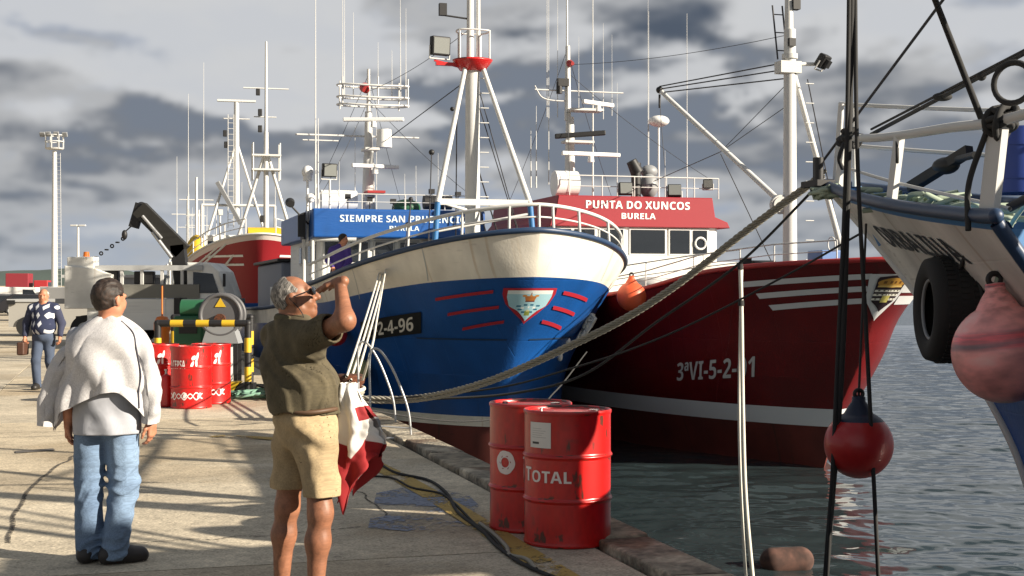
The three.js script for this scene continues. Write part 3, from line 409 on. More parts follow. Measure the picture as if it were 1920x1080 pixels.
// ---------------------------------------------------------------- red boat
const redHull = new Hull({ L: 26, p: 2.4, rail: curve([[-26, 1.28], [-12, 1.36], [-6, 1.66], [-3, 2.06], [0, 2.23]]), stem: curve([[-2.4, -3.2], [-1.8, -2.95], [-0.6, -2.32], [0.5, -1.45], [1.2, -1.05], [2.3, 0.05]]),
  run: curve([[-2.4, 13], [-1.8, 12.5], [-0.4, 10], [0.9, 10], [2.3, 8.5]]), full: curve([[-1.8, 0.94], [-0.4, 0.77], [0.9, 0.69], [2.3, 0.6]]), beam: curve([[-1.8, 2.85], [-0.4, 3.03], [0.9, 3.09], [2.3, 3.17]]) });
const redBoat = thing('fishing_boat', 'dark red fishing boat with grey bow stripes and white wheelhouse', 'boat', [6.97, 0, -24.5], HEAD);
{
  const H = redHull, b = redBoat;
  part('hull', H.band(() => -0.62, H.rail, 16), M.hullRed, b, 'dark red hull plating'); part('waterline_stripe', H.band(() => -0.98, () => -0.62, 2), M.stripeGrey, b, 'grey waterline stripe'); part('underbody', H.band(() => -2.4, () => -0.98, 5), M.foul, b, 'red brown underbody');
  part('gunwale', H.gunwale(0.05), M.redDull, b); part('deck', H.deck(0.6), M.deck, b);
  for (const [c1, c0, y] of [[2.1, 0.10, 1.93], [1.72, 0.10, 1.71], [1.42, 0.08, 1.49]]) part('bow_stripe', H.patch(c1, c0, (t) => y - 0.19 + 0.15 * t, (t) => y - 0.09 + 0.14 * t, 0.012, 30, 2, 0.1), M.stripeGrey, b);
  for (const y of [1.72, 1.5]) part('bow_stripe', H.patch(-0.14, -1.2, y - 0.08, y + 0.08, 0.012, 18, 2), M.stripeGrey, b);
  part('crest_edge', H.across(0.17, [[-1.0, 1.98], [-0.8, 1.5], [-0.4, 1.28], [0, 1.12], [0.4, 1.28], [0.8, 1.5], [1.0, 1.98], [0.78, 1.97], [0.0, 1.97], [-0.78, 1.97]], 0.020), M.stripeGrey, b);
  part('crest', H.across(0.17, [[-0.72, 1.93], [-0.62, 1.50], [0, 1.30], [0.62, 1.50], [0.72, 1.93], [0, 1.97]], 0.034), mat(0xffffff, 0.5, { map: canvasTex(256, 256, (g) => {
    g.fillStyle = '#2a1a22'; g.fillRect(0, 0, 256, 256); g.fillStyle = '#b98a3c'; g.beginPath(); g.ellipse(128, 52, 84, 34, 0, 0, 7); g.fill(); g.fillStyle = '#6e4a1d'; for (const x of [78, 112, 146, 180]) g.fillRect(x - 8, 40, 16, 18); g.fillStyle = '#d9b768'; g.fillRect(50, 70, 156, 12);
    for (const y of [100, 128, 158]) { g.fillStyle = '#e8e6da'; g.fillRect(46, y, 164, 15); g.fillStyle = '#4a4a30'; for (let x = 56; x < 200; x += 26) g.fillRect(x, y + 2, 10, 8); } g.fillStyle = '#c8bf6a'; g.fillRect(96, 140, 64, 48);
  }) }), b);
  part('registration_number', H.patch(3.48, 1.34, (t) => -0.31 + 0.20 * t, (t) => 0.24 + 0.28 * t, 0.012, 24, 6, 0.17), printMat(textTex([['3ªVI-5-2-01', 256, 66, 120, 0.74]], 512, 128, { color: '#b9b9b6' })), b);
  for (const s of [2.2, 5.4, 9]) part('weld_seam', H.patch(s, s + 0.03, -0.6, 1.8, 0.005, 2, 10), M.hullRed, b);
  // wheelhouse
  const wh = part('wheelhouse', [rbox(6.4, 2.9, 4.6, 0.12, -15.4, 2.05, 0.35)], M.white, b, 'white wheelhouse');
  const fas = part('fascia', (() => { const s = new THREE.Shape([[-2.62, 3.34], [2.35, 3.34], [2.32, 3.46], [2.2, 3.60], [2.12, 4.10], [-2.12, 4.10], [-2.2, 3.60], [-2.56, 3.46]].map(([x, y]) => new THREE.Vector2(x, y))); const g = new THREE.ExtrudeGeometry(s, { depth: 6.2, bevelEnabled: true, bevelSize: 0.02, bevelThickness: 0.02, bevelSegments: 1 }); g.rotateY(-Math.PI / 2); g.translate(-12.1, 0, 0.4); return g; })(), M.fasciaRed, b, 'red fascia with white lettering');
  part('boat_name', quad(3.5, 0.62, -12.07, 3.77, 0.36, Math.PI / 2), printMat(textTex([['PUNTA DO XUNCOS', 512, 56, 82, 1.12], ['BURELA', 512, 140, 62, 1.22]], 1024, 184, { color: '#f2efe9' })), fas);
  const wins = [[0.05, 0.95], [1.05, 0.62], [-0.85, 0.55], [1.8, 0.55], [-1.42, 0.40], [2.36, 0.4]];
  for (const [z, w] of wins) { const f = part('window_frame', rbox(0.06, 0.72, w + 0.12, 0.03, -12.2, 2.95, z), M.pipeWhite, wh); part('pane', rbox(0.03, 0.62, w, 0.05, -12.165, 2.95, z), M.glass, f); if (z < -1.2) part('clear_view_screen', new THREE.TorusGeometry(0.15, 0.03, 8, 24).rotateY(Math.PI / 2).translate(-12.14, 2.92, z), M.pipeWhite, f); }
  part('cabin_front', box(1.6, 1.7, 4.4, -11.4, 1.55, 0), M.white, b);
  const y0 = 4.12, rr = []; for (const z of [2.1, 1.2, 0.3, -0.6, -1.4, -2.1]) rr.push(V(-12.5, y0, z)); fenceRail(b, rr, 0.55, M.pipeWhite, 0.016);
  floodlight(b, [-12.3, y0 + 0.22, 0.62], Math.PI / 2 - 0.1, -0.15, 0.36); floodlight(b, [-12.3, y0 + 0.2, -0.75], Math.PI / 2 - 0.3, -0.25, 0.36); floodlight(b, [-12.4, y0 + 0.4, -1.75], Math.PI / 2 - 0.4, 0.1, 0.26);
  part('exhaust_stack', [cyl(0.13, 0.13, 1.0, -12.9, y0 + 0.45, 0.1, 16), put(cyl(0.18, 0.14, 0.35), -12.9, y0 + 0.85, 0.15, 0.5, 0, 0)], M.black, b); part('net_bundle', [ball(0.26, -13, y0 + 0.35, -0.3, 1, 1.3, 1, 12), ball(0.2, -13.1, y0 + 0.75, -0.35, 1, 0.9, 1.2, 12)], M.grey, b);
  part('life_raft', [cyl(0.34, 0.34, 0.62, -13, y0 + 0.36, 2.05, 22, Math.PI / 2, 0, 0), cyl(0.35, 0.35, 0.05, -13, y0 + 0.36, 2.05, 22, Math.PI / 2)], M.radar, b, 'white life raft drum');
  const rm = part('radar_mast', [cyl(0.15, 0.11, 2.2, -13.6, y0 + 1.1, 1.72), cyl(0.09, 0.06, 2.0, -13.6, y0 + 3.1, 1.78), bar([-13.6, y0 + 4.1, 1.8], [-13.6, y0 + 7.4, 1.8], 0.028, 0.018)], M.pipeWhite, b);
  part('radar_bracket', [box(0.5, 0.06, 0.9, -13.3, y0 + 2.35, 1.4), box(0.4, 0.06, 0.8, -13.3, y0 + 1.5, 1.6)], M.pipeDull, rm); part('radar', put(rbox(1.35, 0.13, 0.14, 0.03), -13.1, y0 + 1.68, 1.6, 0, Math.PI / 2 - 0.2, 0.08), M.black, b); radar(b, -13.1, y0 + 0.95, 1.3, 1.7, Math.PI / 2 + 0.1); radar(b, -13.1, y0 + 2.3, 1.1, 1.2, Math.PI / 2 + 0.5);
  part('yard', [bar([-13.6, y0 + 2.9, 2.7], [-13.6, y0 + 2.9, 0.2], 0.02), tube([[-13.6, y0 + 3.0, 2.7], [-13.6, y0 + 2.7, 2.5], [-13.6, y0 + 2.62, 2.0], [-13.6, y0 + 2.65, 1.7]], 0.018)], M.pipeWhite, rm); part('signal_lamp', [cyl(0.08, 0.08, 0.3, -13.5, y0 + 2.95, 2.05), box(0.16, 0.2, 0.3, -13.5, y0 + 3.1, 1.95)], M.black, rm); part('horn', [cyl(0.05, 0.1, 0.25, -13.4, y0 + 3.6, 1.75, 12, 0, 0, 1.4)], M.redDull, rm);
  for (const [z, yb, h, r] of [[2.3, 2.2, 5, 0.012], [2.25, 0.4, 6.6, 0.014], [2.0, 2.2, 3.2, 0.013], [1.0, 0, 6.8, 0.028], [0.7, 2.2, 2.6, 0.012], [0.45, 2.3, 2.2, 0.010], [-0.6, 0.6, 6.6, 0.010], [-0.62, 0.0, 5.2, 0.014], [-1.75, 0, 5.2, 0.018], [1.4, 2.4, 2.0, 0.01], [0.3, 0, 3.2, 0.014], [2.6, 0.3, 2.2, 0.02], [2.75, 0.3, 1.6, 0.02], [-1.1, 0, 1.4, 0.014]]) whip(b, -13.8, y0 + yb, z, h, r);
  part('satellite_dome', [ball(0.22, -13.4, y0 + 2.15, -0.75, 1.3, 0.7, 1.3), bar([-13.4, y0, -0.75], [-13.4, y0 + 2.0, -0.75], 0.03)], M.radar, b);
  // foremast, boom and their gear
  const mast = part('foremast', [cyl(0.15, 0.12, 5.6, -4, 4.2, 0.2, 18), cyl(0.09, 0.07, 2.4, -4, 8.0, 0.22, 14)], M.pipeWhite, b);
  part('mast_leg', bar([-4.05, 6.1, 0.08], [-4.6, 1.6, -1.6], 0.055, 0.065, 12), M.pipeWhite, mast); part('mast_head', [box(0.3, 0.24, 0.46, -4, 6.22, 0.24), cyl(0.16, 0.16, 0.1, -4, 6.45, 0.2, 16)], M.pipeDull, mast);
  part('lamp_arm', bar([-4, 6.3, 0.1], [-4, 6.32, -0.36], 0.04), M.pipeWhite, mast); floodlight(b, [-3.95, 6.4, -0.48], -0.9, -0.6, 0.32);
  ladder(mast, V(-4.12, 6.4, 0.30), V(-4.12, 7.5, 0.42), 0.22, 3, M.wire, V(0, 0, 1)); for (let k = 0; k < 10; k++) part('rung', bar([-3.92, 2.3 + k * 0.4, -0.12], [-3.92, 2.3 + k * 0.4, -0.3], 0.012), M.pipeDull, mast);
  for (const g of [box(0.16, 0.2, 0.16, -3.95, 7.5, 0.1), box(0.14, 0.16, 0.14, -3.9, 6.72, 0.22)]) part('mast_lamp', g, M.black, mast);
  const tip = V(-7.2, 6.15, 1.75), foot = V(-4.2, 3.45, 0.26); const boom = part('boom', bar(foot, tip, 0.065, 0.05, 12), M.pipeWhite, b); part('boom_head', [ball(0.08, ...tip.toArray()), cyl(0.025, 0.025, 0.3, tip.x, tip.y - 0.25, tip.z)], M.black, boom); part('lamp', [cyl(0.2, 0.2, 0.1, foot.x + 0.15, foot.y - 0.02, foot.z + 0.15, 20, 0, 0, 1.4), cyl(0.16, 0.16, 0.02, foot.x + 0.22, foot.y - 0.02, foot.z + 0.15, 20, 0, 0, 1.4)], M.pipeDull, boom);
  for (const dy of [-0.06, 0.02, 0.08]) part('topping_wire', bar(tip.clone().add(V(0, dy, 0)), V(-4, 6.16 + dy * 2.4, 0.16), 0.014, 0.014, 6), M.wire, b);
  for (const [a, c, r] of [[[-4, 6.05, 0.1], [-8.0, 4.9, -0.1], 0.008], [[-4, 5.55, 0.1], [-8.0, 4.9, -0.1], 0.008], [[-8.0, 4.9, -0.1], [-12.4, 4.55, -0.2], 0.01], [[-8, 4.85, -0.1], [-6.2, 2.3, -0.5], 0.01], [[-8, 4.85, -0.1], [-6.4, 2.3, -0.6], 0.01], [[-4, 6.0, -0.2], [-6, 2.2, -2.2], 0.012], [[-4.0, 6.0, 0.2], [-4.0, 1.7, 0.22], 0.02]]) part('stay', bar(a, c, r, r, 6), M.wire, b);
  for (const [a, c] of [[[-13.6, y0 + 4, 1.8], [-18, 4.2, 2.2]], [[-13.6, y0 + 4, 1.8], [-18, 4.2, -1.2]], [[-13.6, y0 + 3.4, 1.8], [-12.5, y0 + 0.5, -1.9]], [[-13.6, y0 + 3.4, 1.8], [-12.5, y0 + 0.5, 2.1]], [[-4, 6.9, 0.2], [-13.6, y0 + 3.6, 1.75]], [[-7.2, 6.0, 1.75], [-7.0, 4.4, 1.7]]]) part('wire', tube(sag(V(...a), V(...c), 0.12, 8), 0.007, 16, 5), M.wire, b);
  const gb = part('deck_box', [rbox(0.6, 0.5, 0.52, 0.03, -3.2, 2.22, -0.18), box(0.5, 0.3, 0.3, -3.3, 1.8, -0.18)], mat([0.10, 0.19, 0.42], 0.5), b, 'blue deck box'); part('hoop', new THREE.TorusGeometry(0.14, 0.016, 8, 24).translate(-3.2, 2.6, -0.3), M.pipeDull, gb);
  part('deck_winch', [cyl(0.2, 0.2, 0.5, -4.6, 2.1, 0.5, 18, Math.PI / 2), box(0.16, 0.9, 0.2, -4.6, 1.9, 0.9)], M.black, b);
  const fr = []; for (const s of [0.6, 1.6, 3.2, 5.0, 7.0, 9.2]) fr.push(H.railPt(1, s, 0, 0.1)); fenceRail(b, fr, 0.38, M.pipeDull, 0.014); const fp = []; for (const s of [0.4, 1.4, 3]) fp.push(H.railPt(-1, s, 0, 0.1)); fenceRail(b, fp, 0.42, M.pipeDull, 0.014);
  const sr = []; for (const [x, z, y] of [[-10.6, 1.9, 2.2], [-9.4, 1.2, 2.35], [-8.4, 0.4, 2.5], [-7.6, -0.4, 2.62]]) sr.push(V(x, y - 0.9, z)); fenceRail(b, sr, 0.9, M.pipeDull, 0.018, 3);
  part('bollard', [cyl(0.07, 0.07, 0.6, -9.6, 1.9, 2.15), cyl(0.12, 0.12, 0.06, -9.6, 2.2, 2.15)], M.black, b); part('net_heap', [ball(0.5, -8.6, 1.75, 1.4, 1.6, 0.5, 1, 14), ball(0.4, -9.6, 1.75, 0.6, 1.4, 0.6, 1, 14)], M.oldWhite, b);
}
// ---------------------------------------------------------------- near boat, its bow beside the quay
const nearHull = new Hull({ L: 22, p: 2, rail: (X) => mix(2.75, 2.14, clamp(-X / 4.85)) - 0.05 * Math.sin(clamp(-X / 4.85) * Math.PI), stem: curve([[-2.4, -4.05], [-1.8, -3.9], [0.24, -3.2], [0.73, -2.8], [1.74, -1.55], [2.8, 0.06]]),
  run: curve([[-2.4, 15], [0.5, 14], [2.8, 14]]), full: curve([[-2.4, 1.25], [0.5, 1.16], [1.0, 1.1], [2.3, 0.92], [2.8, 0.9]]), beam: curve([[-2.4, 2.1], [-1.2, 2.25], [1.0, 2.45], [2.1, 2.92], [2.8, 2.95]]) });
const nearBoat = thing('fishing_boat', 'weathered white and blue fishing boat bow hung with a tyre and buoys', 'boat', [3.15, 0, -14], QTURN);
{
  const H = nearHull, b = nearBoat, low = () => 0.98, A = new Hull({ ...H, rail: () => 1.55 });
  part('bulwark', H.band(low, (X) => H.rail(X) - 0.09, 12, 8, 90, -4.85), M.oldWhite, b, 'scuffed white bow plating'); part('hull', H.band(() => -0.9, low, 10, 8, 90, -4.85), M.hullBlue, b, 'blue lower hull'); part('aft_hull', A.band(() => -0.9, A.rail, 12, H.L, 110, -99, -4.85), M.hullBlue, b, 'blue main hull'); part('underbody', H.band(() => -2.4, () => -0.9, 4, H.L, 110), M.foul, b);
  part('rail_cap', H.band((X) => H.rail(X) - 0.09, H.rail, 2, 8, 90, -4.85), M.pipeBlue, b); part('gunwale', [H.gunwale(0.05, 3.98), ball(0.05, ...H.railPt(-1, 3.98).toArray()), ball(0.05, ...H.railPt(1, 3.98).toArray())], M.gunBlue, b); part('aft_gunwale', tube([...Array(12)].map((_, k) => A.railPt(-1, 2.95 + k * 1.5)), 0.05, 60, 8), M.gunBlue, b); part('stem_bar', tube([2.7, 2.2, 1.7, 1.2, 0.7, 0.2, -0.6, -1.8].map((y) => V(H.stem(y) + 0.01, y, 0)), 0.035), M.pipeDull, b);
  part('forecastle_deck', H.deck(0.5, 3.9), M.deck, b); part('main_deck', A.deck(1.3, H.L, 3.2), M.deck, b);
  const yb = 2.12, hb = (y) => H.half(H.stem(y) + 4.86, y) * 0.97; part('aft_bulkhead', (() => { const ys = [0.3, 0.8, 1.3, 1.8, yb - 0.06], L = ys.map((y) => new THREE.Vector2(-hb(y), y)), Rr = ys.map((y) => new THREE.Vector2(hb(y), y)).reverse(); const g = new THREE.ExtrudeGeometry(new THREE.Shape([...L, ...Rr]), { depth: 0.06, bevelEnabled: false }); g.rotateY(-Math.PI / 2); g.translate(-4.86, 0, 0); return g; })(), mat([0.03, 0.16, 0.38], 0.5), b, 'blue forecastle bulkhead'); part('corner_post', tube([[-4.97, 0.7, -hb(0.7) * 1.03], [-4.93, 1.4, -hb(1.4) * 1.03], [-4.88, 2.1, -hb(2.1) * 1.03]], 0.05), M.gunBlue, b);
  part('inner_bulwark', H.band((X) => H.rail(X) - 0.5, (X) => H.rail(X) - 0.03, 2, 4.7, 60, -4.8).scale(1, 1, 0.955).translate(-0.1, 0, 0), M.pipeBlue, b);
  part('boat_name', H.patch(-0.55, -2.7, (t) => 2.04 - 0.24 * t, (t) => 2.33 - 0.26 * t, 0.008, 30, 6, 0), printMat(textTex([['ORBALIUA', 512, 84, 150, 1.18]], 1024, 160, { color: '#2b3038' })), b);
  // rail: leaning flat posts, a heavy pipe, a thin rail on the far side
  const rp = (s, dy, inset, side = -1) => H.railPt(side, s, dy, inset);
  for (const s of [0.45, 2.0, 3.75]) part('rail_post', plank(rp(s, -0.02, 0.05), rp(s, s < 1 ? 0.48 : s < 3 ? 0.55 : 0.62, 0.12), s > 3 ? 0.16 : 0.09, 0.05), s > 3 ? M.pipeDull : M.pipeWhite, b);
  part('rail_pipe', tube([rp(0.42, 0.48, 0.1), rp(1.2, 0.51, 0.12), rp(2.0, 0.55, 0.12), rp(3.0, 0.6, 0.12), rp(3.75, 0.62, 0.12), rp(3.75, 0.63, 0.12).add(V(-0.9, 0.02, -0.1))], 0.036), M.pipeDull, b);
  part('rail_bar', tube([rp(0.42, 0.2, 0.1), rp(2.0, 0.16, 0.12), rp(3.9, 0.05, 0.12)], 0.014), M.pipeDull, b);
  for (const s of [0.3, 1.5, 3.0, 4.6]) part('rail_post', bar(rp(s, 0, 0.1, 1), rp(s, 0.8, 0.12, 1), 0.022), M.pipeWhite, b);
  for (const h of [0.4, 0.8]) part('rail_bar', tube([rp(0.02, h, 0.15, -1), rp(0.3, h, 0.12, 1), rp(1.5, h, 0.12, 1), rp(3, h, 0.12, 1), rp(4.6, h, 0.12, 1)], 0.02), M.pipeWhite, b);
  part('bow_post', [bar(rp(0.03, 0, 0.1), rp(0.03, 0.8, 0.16), 0.03), bar(rp(0.2, 0, 0.1), rp(0.2, 0.8, 0.14), 0.022)], M.pipeWhite, b);
  part('roller_fairlead', [cyl(0.045, 0.045, 0.26, -0.16, 2.86, -0.16), cyl(0.045, 0.045, 0.26, -0.34, 2.84, -0.24), box(0.34, 0.06, 0.2, -0.25, 2.72, -0.2)], M.black, b);
  part('stiffener', [plank([-1.3, 2.1, -0.1], [-1.15, 2.6, -0.3], 0.16, 0.03)], mat([0.03, 0.16, 0.38], 0.5), b);
  // cordage heaped on the deck and lashed to the rail
  const r = rng(5); const heap = []; for (let k = 0; k < 26; k++) { const cx = -1.6 - r() * 2.4, cz = -0.42 - (-1.6 - cx) * 0.22 + r() * 0.25, cy = 2.42 + r() * 0.10 - (-cx - 1.6) * 0.12, q = []; for (let i = 0; i < 7; i++) q.push([cx + (r() - 0.5) * 0.7, cy + (r() - 0.5) * 0.14, cz + (r() - 0.5) * 0.34]); heap.push(tube(q, 0.024, 26, 5)); } part('rope_heap', heap, M.ropeGreen, b, 'tangle of pale green rope');
  const hp = []; for (let k = 0; k < 10; k++) { const q = []; for (let i = 0; i < 6; i++) q.push([-0.5 + (r() - 0.5) * 0.5, 2.62 + (r() - 0.5) * 0.1, -0.25 + (r() - 0.5) * 0.24]); hp.push(tube(q, 0.022, 22, 5)); } part('rope_heap', hp, M.ropeGreen, b);
  const lash = (c, n, w, m) => { const gs = []; for (let k = 0; k < n; k++) { const a = r() * 3; gs.push(new THREE.TorusGeometry(w * (0.7 + r() * 0.4), 0.022, 6, 16).rotateX(r() * 3).rotateY(a).translate(c.x + (r() - 0.5) * 0.14, c.y + (r() - 0.5) * 0.1, c.z + (r() - 0.5) * 0.1)); } return part('rope_lashing', gs, m, b); };
  lash(rp(0.5, 0.5, 0.12), 9, 0.07, M.ropeDark); lash(rp(0.75, 0.5, 0.12), 6, 0.06, M.ropeDark); lash(rp(3.72, 0.62, 0.14), 9, 0.10, M.ropeDark); part('rope_loop', new THREE.TorusGeometry(0.13, 0.02, 8, 26).rotateY(0.5).translate(...rp(3.9, 0.86, 0.14).toArray()), M.ropeDark, b);
  part('rope_tail', [tube([rp(0.55, 0.48, 0.1), rp(0.7, 0.3, 0.0), rp(0.62, 0.2, 0.05)], 0.02), tube([rp(3.7, 0.55, 0.06), rp(3.62, 0.2, -0.02), rp(3.68, -0.1, -0.05)], 0.02), tube([rp(2.0, 0.5, 0.1), rp(2.06, 0.38, 0.08), rp(2.0, 0.3, 0.1)], 0.014)], M.ropeDark, b);
  part('anchor', [plank([-1.5, 2.6, 0.05], [-2.3, 2.86, 0.12], 0.09, 0.08), ball(0.11, -1.95, 2.76, 0.12, 1.5, 0.7, 0.9, 12), bar([-2.0, 2.8, 0.15], [-2.7, 2.78, -0.1], 0.03)], M.black, b, 'black anchor');
  part('drum', [cyl(0.24, 0.24, 0.55, -2.5, 2.76, 0.45, 24), cyl(0.25, 0.25, 0.04, -2.5, 2.9, 0.45, 24), cyl(0.25, 0.25, 0.04, -2.5, 2.62, 0.45, 24)], mat([0.02, 0.05, 0.26], 0.45), b, 'blue plastic drum');
  // gear further aft, outside the picture, whose shadows fall on the quay
  part('net_hauler', [cyl(0.25, 0.25, 0.3, -6.1, 2.05, -1.72, 24, Math.PI / 2), box(0.26, 0.9, 0.24, -6.1, 1.6, -1.7)], M.grey, b); part('wheelhouse', [rbox(5.2, 4.3, 3.6, 0.1, -13.9, 1.75, 0.4)], M.white, b); part('gantry', [box(0.5, 0.5, 2.6, -9.15, 3.4, 0.9), box(0.2, 3.6, 0.2, -9.15, 1.5, 2.1), box(0.2, 3.6, 0.2, -9.15, 1.5, -0.3)], M.white, b); const mast = part('mast', [cyl(0.14, 0.1, 7.4, -6.6, 3.6, 0.2, 16)], M.pipeWhite, b); part('mast_leg', bar([-6.7, 6.4, 0.2], [-8.2, 0.3, -1.9], 0.05, 0.06), M.pipeWhite, mast); part('mast_leg', bar([-6.7, 6.4, 0.2], [-8.2, 0.3, 2.0], 0.05, 0.06), M.pipeWhite, mast);
  const wires = [[[-6.6, 7.0, 0.2], [-0.15, 2.95, -0.1], 0.014], [[-6.6, 6.2, 0.2], [-11.3, 3.9, -1.2], 0.02], [[-6.6, 5.2, 0.2], [-9.1, 3.6, 1.0], 0.03], [[-6.7, 4.4, 0.1], [-8.0, 1.4, -1.6], 0.03], [[-6.6, 3.4, 0.2], [-4.8, 2.2, -1.3], 0.03]]; for (const [a, c, q] of wires) part('stay', bar(a, c, q, q, 6), M.wire, b);
  part('derrick', bar([-6.6, 2.2, 0.2], [-2.3, 6.0, -1.0], 0.06, 0.05), M.pipeWhite, b);
}
// heavy dark falls that leave the rail of the near boat for its masthead
for (const [a, c, rad, lab] of [[at(1634, 252, 13.3), at(1925, 98, 9.2), 0.026, 'black double fall running from the bow rail up past the anchor'], [at(1852, 252, 9.6), at(1750, -10, 8.6), 0.024, 'single black stay rising steeply from the lashed corner post']]) solo('stay', lab, 'rope', rad > 0.025 ? [bar(a, c, 0.02, 0.016), bar(a.clone().add(V(0, 0.05, 0)), c.clone().add(V(0, 0.02, 0)), 0.012), ball(0.05, ...a.clone().lerp(c, 0.55).toArray(), 1.6, 0.7, 0.8), ball(0.035, ...a.clone().lerp(c, 0.78).toArray())] : [bar(a, c, rad, rad * 0.8)], M.ropeDark);

// ================================================================ ropes, fenders and buoys
solo('mooring_rope', 'thick grey doubled mooring rope sagging from the white bow to the quay', 'rope', (() => { const p = [[1545, 330, 14], [1400, 436, 14.6], [1270, 537, 15.1], [1180, 596, 15.5], [1090, 642, 15.8], [900, 724, 16.6], [770, 752, 17.2], [655, 752, 17.3]].map((a) => at(...a)); return join([laid(p, 0.026, 5, 5, 8), laid(p.map((q) => q.clone().add(V(0.01, 0.05, 0.03))), 0.026, 5, 5, 8)]); })(), M.rope);
for (const [pts, r, lab] of [[[[1543, 338, 14], [1387, 493, 14.8], [1231, 604, 15.6], [1089, 705, 16.4], [960, 738, 16.9], [800, 748, 17.2], [660, 750, 17.4]], 0.016, 'black mooring rope running close under the thick grey one'], [[[1613, 438, 13], [1484, 511, 13.9], [1276, 617, 15], [1169, 660, 15.6], [1067, 692, 16.1], [940, 726, 16.7], [660, 753, 17.4]], 0.012, 'thin dark line crossing the red hull from the white flank'], [[[1100, 660, 24.2], [1040, 735, 21], [985, 775, 19], [860, 790, 18.2], [700, 770, 17.6], [660, 760, 17.4]], 0.012, 'thin dark line slanting across the blue stem to the quay']]) solo('mooring_line', lab, 'rope', tube(pts.map((a) => at(...a)), r, 60, 6), M.ropeDark);
{
  const t = thing('hanging_rope', 'pale doubled rope hanging down to the water beside the red drums', 'rope');
  part('strand', tube([at(1388, 496, 14.8), at(1390, 570, 14.8), at(1393, 780, 14.8), at(1398, 930, 14.8), at(1413, 1100, 14.8), at(1422, 1180, 14.8)], 0.022, 50, 8), M.ropeWhite, t); part('strand', tube([at(1391, 500, 14.85), at(1389, 570, 14.85), at(1386, 800, 14.85), at(1391, 960, 14.85), at(1401, 1110, 14.85), at(1412, 1180, 14.85)], 0.016, 50, 8), M.ropeWhite, t); for (const [x, y] of [[1389.5, 568], [1388, 500]]) part('knot', cyl(0.034, 0.03, 0.06, ...at(x, y, 14.8).toArray(), 12), M.ropeDark, t);
}
for (const [pts, r, lab] of [[[[1598, -480, 11.5], [1597, 0, 11.5], [1590, 320, 11.5], [1577, 700, 11.5], [1550, 1060, 11.6], [1536, 1300, 11.7]], 0.027, 'thickest black rope hanging straight down past the white bow'], [[[1593, -480, 11.45], [1592, 0, 11.45], [1586, 320, 11.45], [1572, 640, 11.5], [1560, 900, 11.5], [1540, 1290, 11.7]], 0.018, 'black rope twinned with the thickest hanging one'], [[[1604, -480, 11.5], [1604, 0, 11.5], [1608, 300, 11.4], [1625, 640, 11.4], [1638, 900, 11.4], [1652, 1200, 11.5]], 0.018, 'slim dark rope hanging in front of the red buoy']]) solo('hanging_rope', lab, 'rope', tube(pts.map((a) => at(...a)), r, 60, 8), M.ropeDark);
function teardrop(name, label, c, r, body, cap, group, tiltA = 0) {                         // inflatable buoy with a roped eye on top
  const t = thing(name, label, 'buoy', c.toArray ? c.toArray() : c, 0, group); t.rotation.z = tiltA;
  const prof = [], n = 22; for (let i = 0; i <= n; i++) { const a = -Math.PI / 2 + i / n * Math.PI * 0.86; prof.push([Math.max(0.001, r * Math.cos(a)), r * Math.sin(a)]); } const e = prof[prof.length - 1];
  const neck = [[e[0], e[1]], [r * 0.30, r * 1.12], [r * 0.20, r * 1.26], [r * 0.19, r * 1.40], [0.001, r * 1.42]];
  const capFrom = cap ? prof.findIndex((p) => p[1] > r * 0.62) : prof.length - 1;
  part('float', lathe(prof.slice(0, capFrom + 1), 40), body, t); part('neck', lathe([...prof.slice(capFrom), ...neck.slice(1)], 40), cap || body, t); part('eye', new THREE.TorusGeometry(r * 0.12, r * 0.06, 8, 18).translate(0, r * 1.48, 0), M.black, t); return t;
}
const fadedPink = phys(0xffffff, 0.45, { map: rep(tex(256, 256, (u, v) => { const band = step(0.62, 0.66, v) * step(0.80, 0.74, v), s = f2(u * 6, v * 40, 4, 6), k = 1 + f2(u * 9, v * 9, 5, 9) * 0.3; return [mix(0.97, 0.62, band * (0.6 + s)) * k, mix(0.66, 0.46, band) * k, mix(0.64, 0.48, band) * k]; }), 1, 1), clearcoat: 0.15 });
const buoyRed = phys([0.44, 0.018, 0.018], 0.42, { clearcoat: 0.2 }), buoyOrange = phys([0.60, 0.09, 0.03], 0.45, {}), buoyYellow = mat([0.42, 0.42, 0.20], 0.6);
{ const c = at(1610, 833, 11.6); teardrop('buoy', 'glossy red buoy with navy blue top hanging above the water', c, 0.285, buoyRed, M.navy); solo('buoy_line', 'thin line holding up the red buoy with navy top', 'rope', bar(c.clone().add(V(0, 0.4, 0)), at(1624, 420, 12.4), 0.011, 0.011, 6), M.ropeDark); }
{ const c = at(1881, 662, 9.55); teardrop('buoy', 'big faded pink buoy hung on the bow beside the tyre', c, 0.345, fadedPink, null, undefined, 0.12); solo('buoy_line', 'pale ragged line holding up the faded pink buoy', 'rope', [tube([c.clone().add(V(-0.05, 0.48, 0)), c.clone().add(V(0.0, 0.62, -0.02)), c.clone().add(V(0.06, 0.85, -0.05)), at(1925, 380, 9.2)], 0.016, 30, 6)], M.ropeGreen); }
